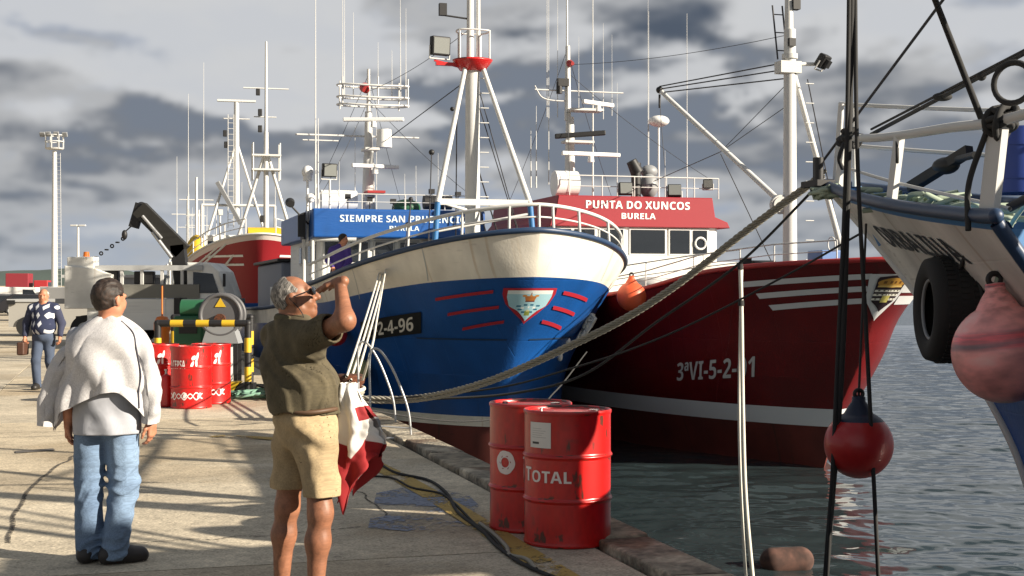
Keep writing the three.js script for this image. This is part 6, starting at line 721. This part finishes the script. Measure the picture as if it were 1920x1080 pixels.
// ================================================================ things far along the quay
{ // flatbed truck with folded loader crane
  const t = thing('crane_truck', 'dirty white flatbed truck with black folding loader crane', 'truck', [-11.6, 0, -44], 0);
  const dirty = M.white; part('side_panel', [box(4.1, 0.95, 0.06, 0.55, 0.94, 1.2), box(0.03, 0.97, 0.07, 0.9, 0.94, 1.21)], dirty, t, 'long white side panel'); part('bed', box(5.4, 0.16, 2.4, 0.2, 1.35, 0), M.grey, t); part('side_board', box(2.9, 0.42, 0.05, 0.5, 1.66, 1.2), mat([0.20, 0.195, 0.17], 0.8), t); for (let k = 0; k < 4; k++) part('stake', box(0.09, 0.62, 0.08, -0.45 + k * 0.62, 2.15, 1.16), M.pipeDull, t); part('top_rail', box(3.4, 0.16, 0.12, 0.35, 2.38, 1.16), M.greyLight, t); part('tool_box', rbox(0.4, 0.5, 0.4, 0.03, -0.8, 2.1, 0.9), M.black, t); part('tool_box', rbox(0.6, 0.4, 0.3, 0.03, 0.2, 2.08, 0.95), M.black, t);
  part('headboard', (() => { const s = new THREE.Shape([[-2.15, 1.15], [-0.75, 1.15], [-0.75, 2.15], [-1.3, 2.35], [-2.15, 2.42]].map(([x, y]) => new THREE.Vector2(x, y))); return new THREE.ExtrudeGeometry(s, { depth: 0.5, bevelEnabled: true, bevelSize: 0.03, bevelThickness: 0.03, bevelSegments: 2 }).translate(0, 0, 0.8); })(), dirty, t); part('hatch', rbox(0.85, 0.35, 0.5, 0.04, -1.7, 2.55, 1.0), M.white, t);
  const cab = part('cab', (() => { const s = new THREE.Shape([[1.6, 0.7], [2.75, 0.7], [2.75, 1.5], [2.5, 2.25], [2.2, 2.5], [1.6, 2.5]].map(([x, y]) => new THREE.Vector2(x, y))); return new THREE.ExtrudeGeometry(s, { depth: 2.2, bevelEnabled: true, bevelSize: 0.05, bevelThickness: 0.05, bevelSegments: 2 }).translate(0, 0, -1.1); })(), M.white, t); part('side_window', (() => { const s = new THREE.Shape([[1.75, 1.6], [2.55, 1.6], [2.35, 2.2], [1.75, 2.25]].map(([x, y]) => new THREE.Vector2(x, y))); return new THREE.ExtrudeGeometry(s, { depth: 0.01, bevelEnabled: false }).translate(0, 0, 1.16); })(), M.glass, cab); part('mirror', rbox(0.06, 0.4, 0.2, 0.02, 2.75, 2.0, 1.35), M.black, cab);
  for (const x of [-1.6, -0.4, 2.1]) for (const z of [-1, 1]) { const w = part('wheel', cyl(0.46, 0.46, 0.3, x, 0.46, z, 28, Math.PI / 2), M.rubber, t); part('rim', cyl(0.24, 0.24, 0.02, x, 0.46, z + Math.sign(z) * 0.155, 20, Math.PI / 2), M.greyLight, w); }
  part('chassis', box(4.6, 0.25, 0.9, 0.2, 0.75, 0), M.black, t); part('stabiliser', [box(0.2, 1.1, 0.2, 1.3, 0.9, 1.25), box(0.2, 0.05, 0.4, 1.3, 0.35, 1.25)], M.black, t);
  const cr = part('crane_column', [plank([1.35, 1.3, 0.6], [1.15, 3.1, 0.6], 0.42, 0.4), cyl(0.26, 0.26, 0.5, 1.3, 1.7, 0.6)], M.black, t); part('crane_boom', [plank([1.3, 2.9, 0.6], [-0.05, 4.25, 0.6], 0.5, 0.4), plank([0.85, 3.1, 0.62], [0.25, 3.95, 0.62], 0.20, 0.2)], mat([0.018, 0.017, 0.014], 0.5), cr); part('crane_jib', [plank([-0.02, 4.4, 0.6], [-0.24, 3.65, 0.6], 0.28, 0.26), ball(0.16, 0.0, 4.3, 0.6)], M.black, cr); part('hydraulic_ram', [bar([1.0, 2.7, 0.8], [0.4, 3.5, 0.8], 0.06), bar([0.7, 3.3, 0.85], [0.1, 4.0, 0.85], 0.05)], M.pipeGalv, cr); part('hook_chain', [...Array(7)].map((_, k) => new THREE.TorusGeometry(0.05, 0.022, 6, 10).rotateX(k % 2 ? 1.5 : 0).translate(-0.55 - k * 0.17, 3.3 - k * 0.115, 0.7)), M.black, cr); part('hook', [ball(0.11, -0.5, 3.42, 0.7, 0.8, 1.4, 0.8), bar([-0.24, 3.75, 0.65], [-0.5, 3.5, 0.7], 0.02)], M.black, cr); part('beacon', [cyl(0.1, 0.08, 0.16, -1.6, 2.8, 1.0)], M.orange, t);
}
{ const w = thing('trailer', 'low flat grey trailer standing behind the walking person', 'trailer', [-16.6, 0, -52], 0.05); part('deck', box(3.9, 0.95, 1.9, 0, 0.82, 0), mat([0.36, 0.35, 0.32], 0.85), w); part('rim', box(4.0, 0.1, 2.0, 0, 1.32, 0), M.greyLight, w); for (const x of [-1.3, 1.3]) part('wheel', cyl(0.36, 0.36, 0.22, x, 0.36, 0.9, 22, Math.PI / 2), M.rubber, w); part('lamp', box(0.3, 0.16, 0.06, -1.85, 1.25, 1.0), M.black, w); }
function car(name, label, p, turn, m, van) {
  const t = thing(name, label, van ? 'van' : 'car', p, turn, undefined); const prof = van ? [[-2.2, 0.35], [2.3, 0.35], [2.3, 0.95], [1.7, 1.15], [1.2, 1.9], [-2.2, 1.95]] : [[-2.0, 0.32], [2.05, 0.32], [2.08, 0.7], [1.2, 0.88], [0.55, 1.38], [-1.2, 1.42], [-1.9, 0.95], [-2.05, 0.85]]; const ex = (q, d, z) => new THREE.ExtrudeGeometry(new THREE.Shape(q.map(([x, y]) => new THREE.Vector2(x, y))), { depth: d, bevelEnabled: true, bevelSize: 0.05, bevelThickness: 0.08, bevelSegments: 3 }).translate(0, 0, z);
  part('body', ex(prof, 1.5, -0.75), m, t); const win = van ? [[0.3, 1.2], [1.4, 1.2], [1.05, 1.75], [0.3, 1.8]] : [[-1.5, 0.92], [0.95, 0.92], [0.5, 1.32], [-1.1, 1.35]]; part('side_window', new THREE.ExtrudeGeometry(new THREE.Shape(win.map(([x, y]) => new THREE.Vector2(x, y))), { depth: 1.68, bevelEnabled: false }).translate(0, 0, -0.84), M.glass, t); part('windscreen', plank(van ? [1.75, 1.18, 0] : [1.16, 0.95, 0], van ? [1.3, 1.8, 0] : [0.62, 1.36, 0], 0.02, 1.3), M.glass, t);
  for (const x of [-1.3, 1.35]) for (const z of [-0.76, 0.76]) { const w = part('wheel', cyl(0.33, 0.33, 0.2, x, 0.33, z, 24, Math.PI / 2), M.rubber, t); part('rim', cyl(0.2, 0.2, 0.02, x, 0.33, z + Math.sign(z) * 0.11, 18, Math.PI / 2), M.greyLight, w); } for (const z of [-0.6, 0.6]) part('headlight', rbox(0.08, 0.14, 0.3, 0.03, van ? 2.33 : 2.1, 0.68, z), M.lampGlass, t); return t;
}
car('parked_car', 'black car parked at the far end of the quay below the red truck', [-33.2, 0, -96], 0.2, mat([0.02, 0.02, 0.024], 0.3)); car('parked_car', 'dark grey car parked at the far end beside a white van', [-35.6, 0, -99], 0.3, mat([0.06, 0.065, 0.07], 0.3)); car('parked_van', 'white van parked at the far end below the floodlight mast', [-33, 0, -104], -0.3, mat([0.7, 0.7, 0.68], 0.4), true); car('parked_van', 'white van parked behind the dark grey car', [-37.5, 0, -106], 0.1, mat([0.72, 0.72, 0.7], 0.4), true);
{ const r = thing('lorry', 'red lorry parked behind the cars at the far end', 'lorry', [-54, 0, -152], 0.1); part('cargo_box', rbox(2.4, 1.7, 2.2, 0.05, 0, 2.75, 0), mat([0.22, 0.02, 0.03], 0.6), r); part('bed', box(4.8, 0.4, 2.2, 0.2, 1.4, 0), M.black, r); part('cab', rbox(1.5, 1.9, 2.1, 0.1, 2.5, 1.9, 0), mat([0.36, 0.025, 0.03], 0.5), r); part('windscreen', box(0.03, 0.7, 1.8, 3.26, 2.3, 0), M.glass, r); for (const x of [-1.3, 2.3]) for (const z of [-1, 1]) part('wheel', cyl(0.5, 0.5, 0.3, x, 0.5, z, 22, Math.PI / 2), M.rubber, r); }
{ const r = thing('container', 'white block container standing below the floodlight mast', 'container', [-30.3, 0, -112], 0.0); part('box', box(3.6, 2.3, 2.4, 0, 1.7, 0), M.white, r); for (let k = 0; k < 8; k++) part('rib', box(0.08, 2.1, 0.05, -1.6 + k * 0.46, 1.7, 1.22), M.white, r); part('skid', box(3.6, 0.5, 2.3, 0, 0.28, 0), M.black, r); }
{ const r = thing('breakwater', 'long low grey wall closing the far end of the quay', 'wall', [-40, 0, -172], 0.1); part('wall', metreBox(120, 2.1, 2, 0, 1.05, 0), M.quayWall, r); part('cap', metreBox(120, 0.2, 2.3, 0, 2.2, 0), M.concrete, r); const c = thing('shed', 'low dark grey shed beside the white crane truck', 'shed', [-22.2, 0, -78], 0.05); part('wall', box(4.6, 2.4, 4, 0, 1.2, 0), M.grey, c); part('roof', box(5.0, 0.16, 4.3, 0, 2.48, 0), M.greyLight, c); part('door', box(1.0, 1.9, 0.05, 1.2, 0.96, 2.01), M.black, c); }
{ // floodlight mast and lamp post
  const t = thing('floodlight_mast', 'tall white lattice floodlight mast with lamp platform', 'light mast', [-39.6, 0, -120]); part('shaft', [cyl(0.28, 0.18, 13.8, 0, 6.9, 0, 18)], M.pipeWhite, t); ladder(t, V(0.5, 0.3, 0.1), V(0.38, 13.6, 0.1), 0.32, 40, M.pipeWhite, V(1, 0, 0)); part('platform', [cyl(0.72, 0.78, 0.12, 0, 14.0, 0, 20)], M.pipeDull, t); for (const h of [0.6, 1.15]) part('platform_rail', new THREE.TorusGeometry(0.78, 0.045, 6, 24).rotateX(Math.PI / 2).translate(0, 14 + h, 0), M.pipeWhite, t); for (let k = 0; k < 8; k++) part('platform_post', bar([0.78 * Math.cos(k * 0.785), 14, 0.78 * Math.sin(k * 0.785)], [0.78 * Math.cos(k * 0.785), 15.15, 0.78 * Math.sin(k * 0.785)], 0.04), M.pipeWhite, t); for (const [x, z] of [[-0.95, 0.3], [-0.35, 0.6], [0.35, 0.6], [0.95, 0.2]]) part('floodlight', rbox(0.45, 0.42, 0.2, 0.04, x, 15.2, z, 0.5), M.grey, t);
  const l = thing('lamp_post', 'slim white lamp post beyond the truck with small twin lamps', 'lamp post', [-43.5, 0, -139]); part('pole', cyl(0.16, 0.1, 8.2, 0, 4.1, 0, 14), M.pipeWhite, l); for (const s of [-1, 1]) part('lamp', rbox(0.7, 0.16, 0.35, 0.05, s * 0.42, 8.25, 0), M.pipeDull, l);
}
// ---------------------------------------------------------------- far red boat and masts behind
const farHull = new Hull({ L: 30, p: 2.4, rail: curve([[-30, 1.9], [-14, 2.1], [-6, 3.2], [0, 4.3]]), stem: curve([[-2.4, -3.4], [0, -2.6], [2, -1.6], [4.4, 0]]), run: curve([[-2.4, 14], [2, 11], [4.4, 9]]), full: curve([[-2.4, 0.95], [2, 0.7], [4.4, 0.58]]), beam: curve([[-2.4, 3], [2, 3.6], [4.4, 3.8]]) });
{
  const b = thing('fishing_boat', 'far red fishing boat with pale rail and yellow gear on deck', 'boat', [-11.3, 0, -63], HEAD - 0.03), H = farHull; const farRed = mat([0.27, 0.012, 0.018], 0.5);
  part('hull', H.band(() => -1.0, (X) => H.rail(X) - 0.24, 12, 30, 60), farRed, b, 'red hull plating'); part('bulwark', H.band((X) => H.rail(X) - 0.24, H.rail, 3, 30, 60), mat([0.62, 0.54, 0.50], 0.6), b, 'pale pinkish rail band'); part('underbody', H.band(() => -2.4, () => -1.0, 3, 30, 60), M.foul, b); part('deck', H.deck(0.6), M.deck, b); part('gunwale', H.gunwale(0.05), M.pipeWhite, b);
  for (const [c0, c1, y] of [[0.4, 2.6, 3.3], [0.4, 1.6, 2.9]]) { part('bow_stripe', H.patch(c1, c0, y - 0.05, y + 0.05, 0.02, 12, 2), M.white, b); part('bow_stripe', H.patch(-c0, -c1, y - 0.05, y + 0.05, 0.02, 12, 2), M.white, b); }
  part('wheelhouse', [rbox(5, 2.6, 4.6, 0.1, -15, 3.4, 0), rbox(9, 1.8, 6, 0.1, -17, 2.2, 0)], M.white, b); for (let k = 0; k < 5; k++) part('window', rbox(0.05, 0.7, 0.7, 0.04, -12.48, 4.0, -1.7 + k * 0.85), M.glass, b);
  part('net_drum', [cyl(0.5, 0.5, 2.2, -3.2, 4.2, -0.6, 24, Math.PI / 2), box(0.7, 0.5, 2.6, -3.2, 3.9, -0.6)], M.yellow, b, 'yellow net drum on the bow'); part('net_pile', [ball(0.75, -13, 3.6, 2.6, 1.2, 1.5, 0.8, 14), ball(0.6, -14.2, 3.4, 2.7, 1.2, 1.6, 0.8, 14)], M.yellow, b, 'heap of yellow netting');
  const rr = []; for (const s of [0.3, 1.2, 2.6, 4.4, 6.6]) rr.push(H.railPt(1, s, 0, 0.15)); fenceRail(b, rr, 0.75, M.pipeWhite, 0.03); const rp = []; for (const s of [0.2, 1.0, 2.2, 3.6]) rp.push(H.railPt(-1, s, 0, 0.15)); fenceRail(b, rp, 0.75, M.pipeWhite, 0.03);
  const m1 = part('foremast', [cyl(0.15, 0.11, 6.5, -5, 6.2, -0.5, 14), cyl(0.09, 0.05, 4.6, -5, 11.6, -0.5, 10)], M.pipeWhite, b); for (const s of [1, -1]) part('mast_leg', bar([-5, 8.6, -0.5], [-5.6, 3.4, -0.5 + s * 1.6], 0.08), M.pipeWhite, m1); part('crow_platform', [box(0.9, 0.08, 1.4, -5, 7.6, -0.5), box(0.9, 0.08, 1.4, -5, 8.3, -0.5), ...[[-0.4, -0.65], [-0.4, 0.65], [0.4, -0.65], [0.4, 0.65]].map(([x, z]) => bar([-5 + x, 7.1, -0.5 + z], [-5 + x, 8.9, -0.5 + z], 0.035))], M.pipeWhite, m1); part('yard', [bar([-5, 11.6, 0.6], [-5, 11.6, -1.6], 0.035), bar([-5, 10.2, 0.1], [-5, 10.2, -1.0], 0.03)], M.pipeWhite, m1); for (const [y, z] of [[11.4, -0.1], [10.4, -0.2], [9.6, -0.2], [5.2, -0.3]]) part('mast_lamp', rbox(0.16, 0.34, 0.2, 0.03, -4.9, y, z), M.black, m1);
  const m2 = part('mainmast', [cyl(0.17, 0.13, 6.2, -11, 8.6, 0.6, 14)], M.pipeWhite, b); part('mast_top', [box(0.3, 0.1, 2.0, -11, 11.75, 0.6), bar([-11, 10.8, -0.1], [-11, 10.8, 1.3], 0.03)], M.pipeWhite, m2); for (const s of [1, -1]) part('mast_leg', bar([-11, 9.6, 0.6], [-10.6, 4.6, 0.6 + s * 1.5], 0.07), M.pipeWhite, m2); part('gallows', [bar([-10.8, 6.2, 2.4], [-10.8, 6.2, -1.4], 0.07), bar([-10.8, 4.0, 2.4], [-10.8, 6.2, 2.4], 0.07), bar([-10.8, 4.0, -1.4], [-10.8, 6.2, -1.4], 0.07)], M.pipeWhite, m2); part('derrick', plank([-10.6, 7.4, 1.6], [-10.4, 5.2, 0.4], 0.24, 0.2), M.grey, m2); for (const [y, z] of [[10, 1.2], [9.4, 1.15]]) part('mast_lamp', rbox(0.16, 0.34, 0.2, 0.03, -10.9, y, z), M.black, m2); ladder(m2, V(-10.8, 5, 0.9), V(-10.8, 11, 0.9), 0.3, 20);
  for (const [z, h, x] of [[2.2, 10.2, -14], [3.0, 8.6, -15], [0.2, 3.6, -13], [-1.6, 4.2, -13], [1.6, 2.6, -12], [3.6, 5.2, -16]]) whip(b, x, 4.0, z, h, 0.03); part('stern_lamp', [cyl(0.05, 0.05, 2, -12.2, 5.0, 1.4), box(0.2, 0.3, 0.3, -12.2, 5.9, 1.4)], M.pipeWhite, b);
  for (const [a, c] of [[[-1.2, 4.2, 1.2], [-4.4, -0.2, 6.0]], [[-0.8, 4.2, 0.6], [-2.2, 2.6, 1.8]], [[-1.6, 4.0, 1.6], [-8.5, -0.2, 6.4]]]) part('mooring_warp', bar(a, c, 0.05), M.ropeWhite, b);
}
// sterns and masts of moored boats beyond: a white cluster behind the truck
const farBoat = (label, x, z, s, seed) => {
  const b = thing('moored_boat', label, 'boat', [x, 0, z], HEAD, undefined), r = rng(seed), L = 16 * s; const H = new Hull({ L, p: 2.4, rail: curve([[-L, 1.0], [-6, 1.3], [0, 2.4]]), stem: curve([[-2.4, -2], [2.6, 0]]), run: () => 7, full: curve([[-2.4, 0.9], [2.6, 0.6]]), beam: () => 2.3 * s }); part('hull', H.band(() => -2.2, H.rail, 8, L, 40), seed % 2 ? M.white : M.hullBlue, b); part('deck', H.deck(0.4), M.deck, b); part('wheelhouse', [rbox(3, 2.2, 3 * s, 0.1, -7, 2.4, 0), rbox(3.4, 0.25, 3.3 * s, 0.05, -7, 3.6, 0)], M.white, b); for (let k = 0; k < 3; k++) part('window', rbox(0.05, 0.6, 0.6, 0.04, -5.48, 2.9, -0.9 * s + k * 0.9 * s), M.glass, b);
  const m = part('mast', cyl(0.12, 0.08, 5.4 * s, -7.5, 3.6 + 2.7 * s, 0, 12), M.pipeWhite, b); part('yard', [bar([-7.5, 3.6 + 4 * s, 1.2], [-7.5, 3.6 + 4 * s, -1.2], 0.035), bar([-7.5, 3.6 + 3 * s, 0.7], [-7.5, 3.6 + 3 * s, -0.7], 0.03)], M.pipeWhite, m); part('gallows', [bar([-11, 1, 1.6], [-11, 4.2, 1.2], 0.08), bar([-11, 1, -1.6], [-11, 4.2, -1.2], 0.08), bar([-11, 4.2, 1.2], [-11, 4.2, -1.2], 0.08)], M.pipeWhite, b); for (let k = 0; k < 5; k++) whip(b, -6.5 - r() * 2, 3.6, (r() - 0.5) * 3, 2 + r() * 4 * s, 0.03); radar(b, -6.6, 3.9, 0.3, 1.4, 1.4); return b;
};
farBoat('small white boat far off, just left of the black crane jib', -26.2, -118, 1.0, 3); farBoat('white boat with tall masts far off behind the truck bed', -23.0, -100, 1.0, 5); farBoat('blue hulled boat far off behind the loader crane', -20.5, -92, 1.15, 8);

// look-alikes belong together
const SETS = { oil_drum: 'red oil drums on the quay', safety_barrier: 'striped barriers round the hose reel', handrail_hoop: 'handrail hoops at the quay edge', mooring_warp: 'pale warps of the blue boat', mooring_line: 'thin dark mooring lines', hanging_rope: 'ropes hanging beside the white bow', buoy: 'buoys hung between the hulls', parked_car: 'cars parked at the far end of the quay', parked_van: 'vans parked at the far end of the quay', moored_boat: 'boats moored far along the quay', fishing_boat: 'fishing boats moored along the quay', cable: 'black cables on the quay', jacket: undefined };
for (const o of scene.children) { const k = o.name.replace(/_\d{3}$/, ''); if (o.userData.label && SETS[k]) o.userData.group = SETS[k]; }
scene.traverse((o) => { if (o.isMesh) { o.castShadow = true; o.receiveShadow = true; } });
renderer.render(scene, camera);
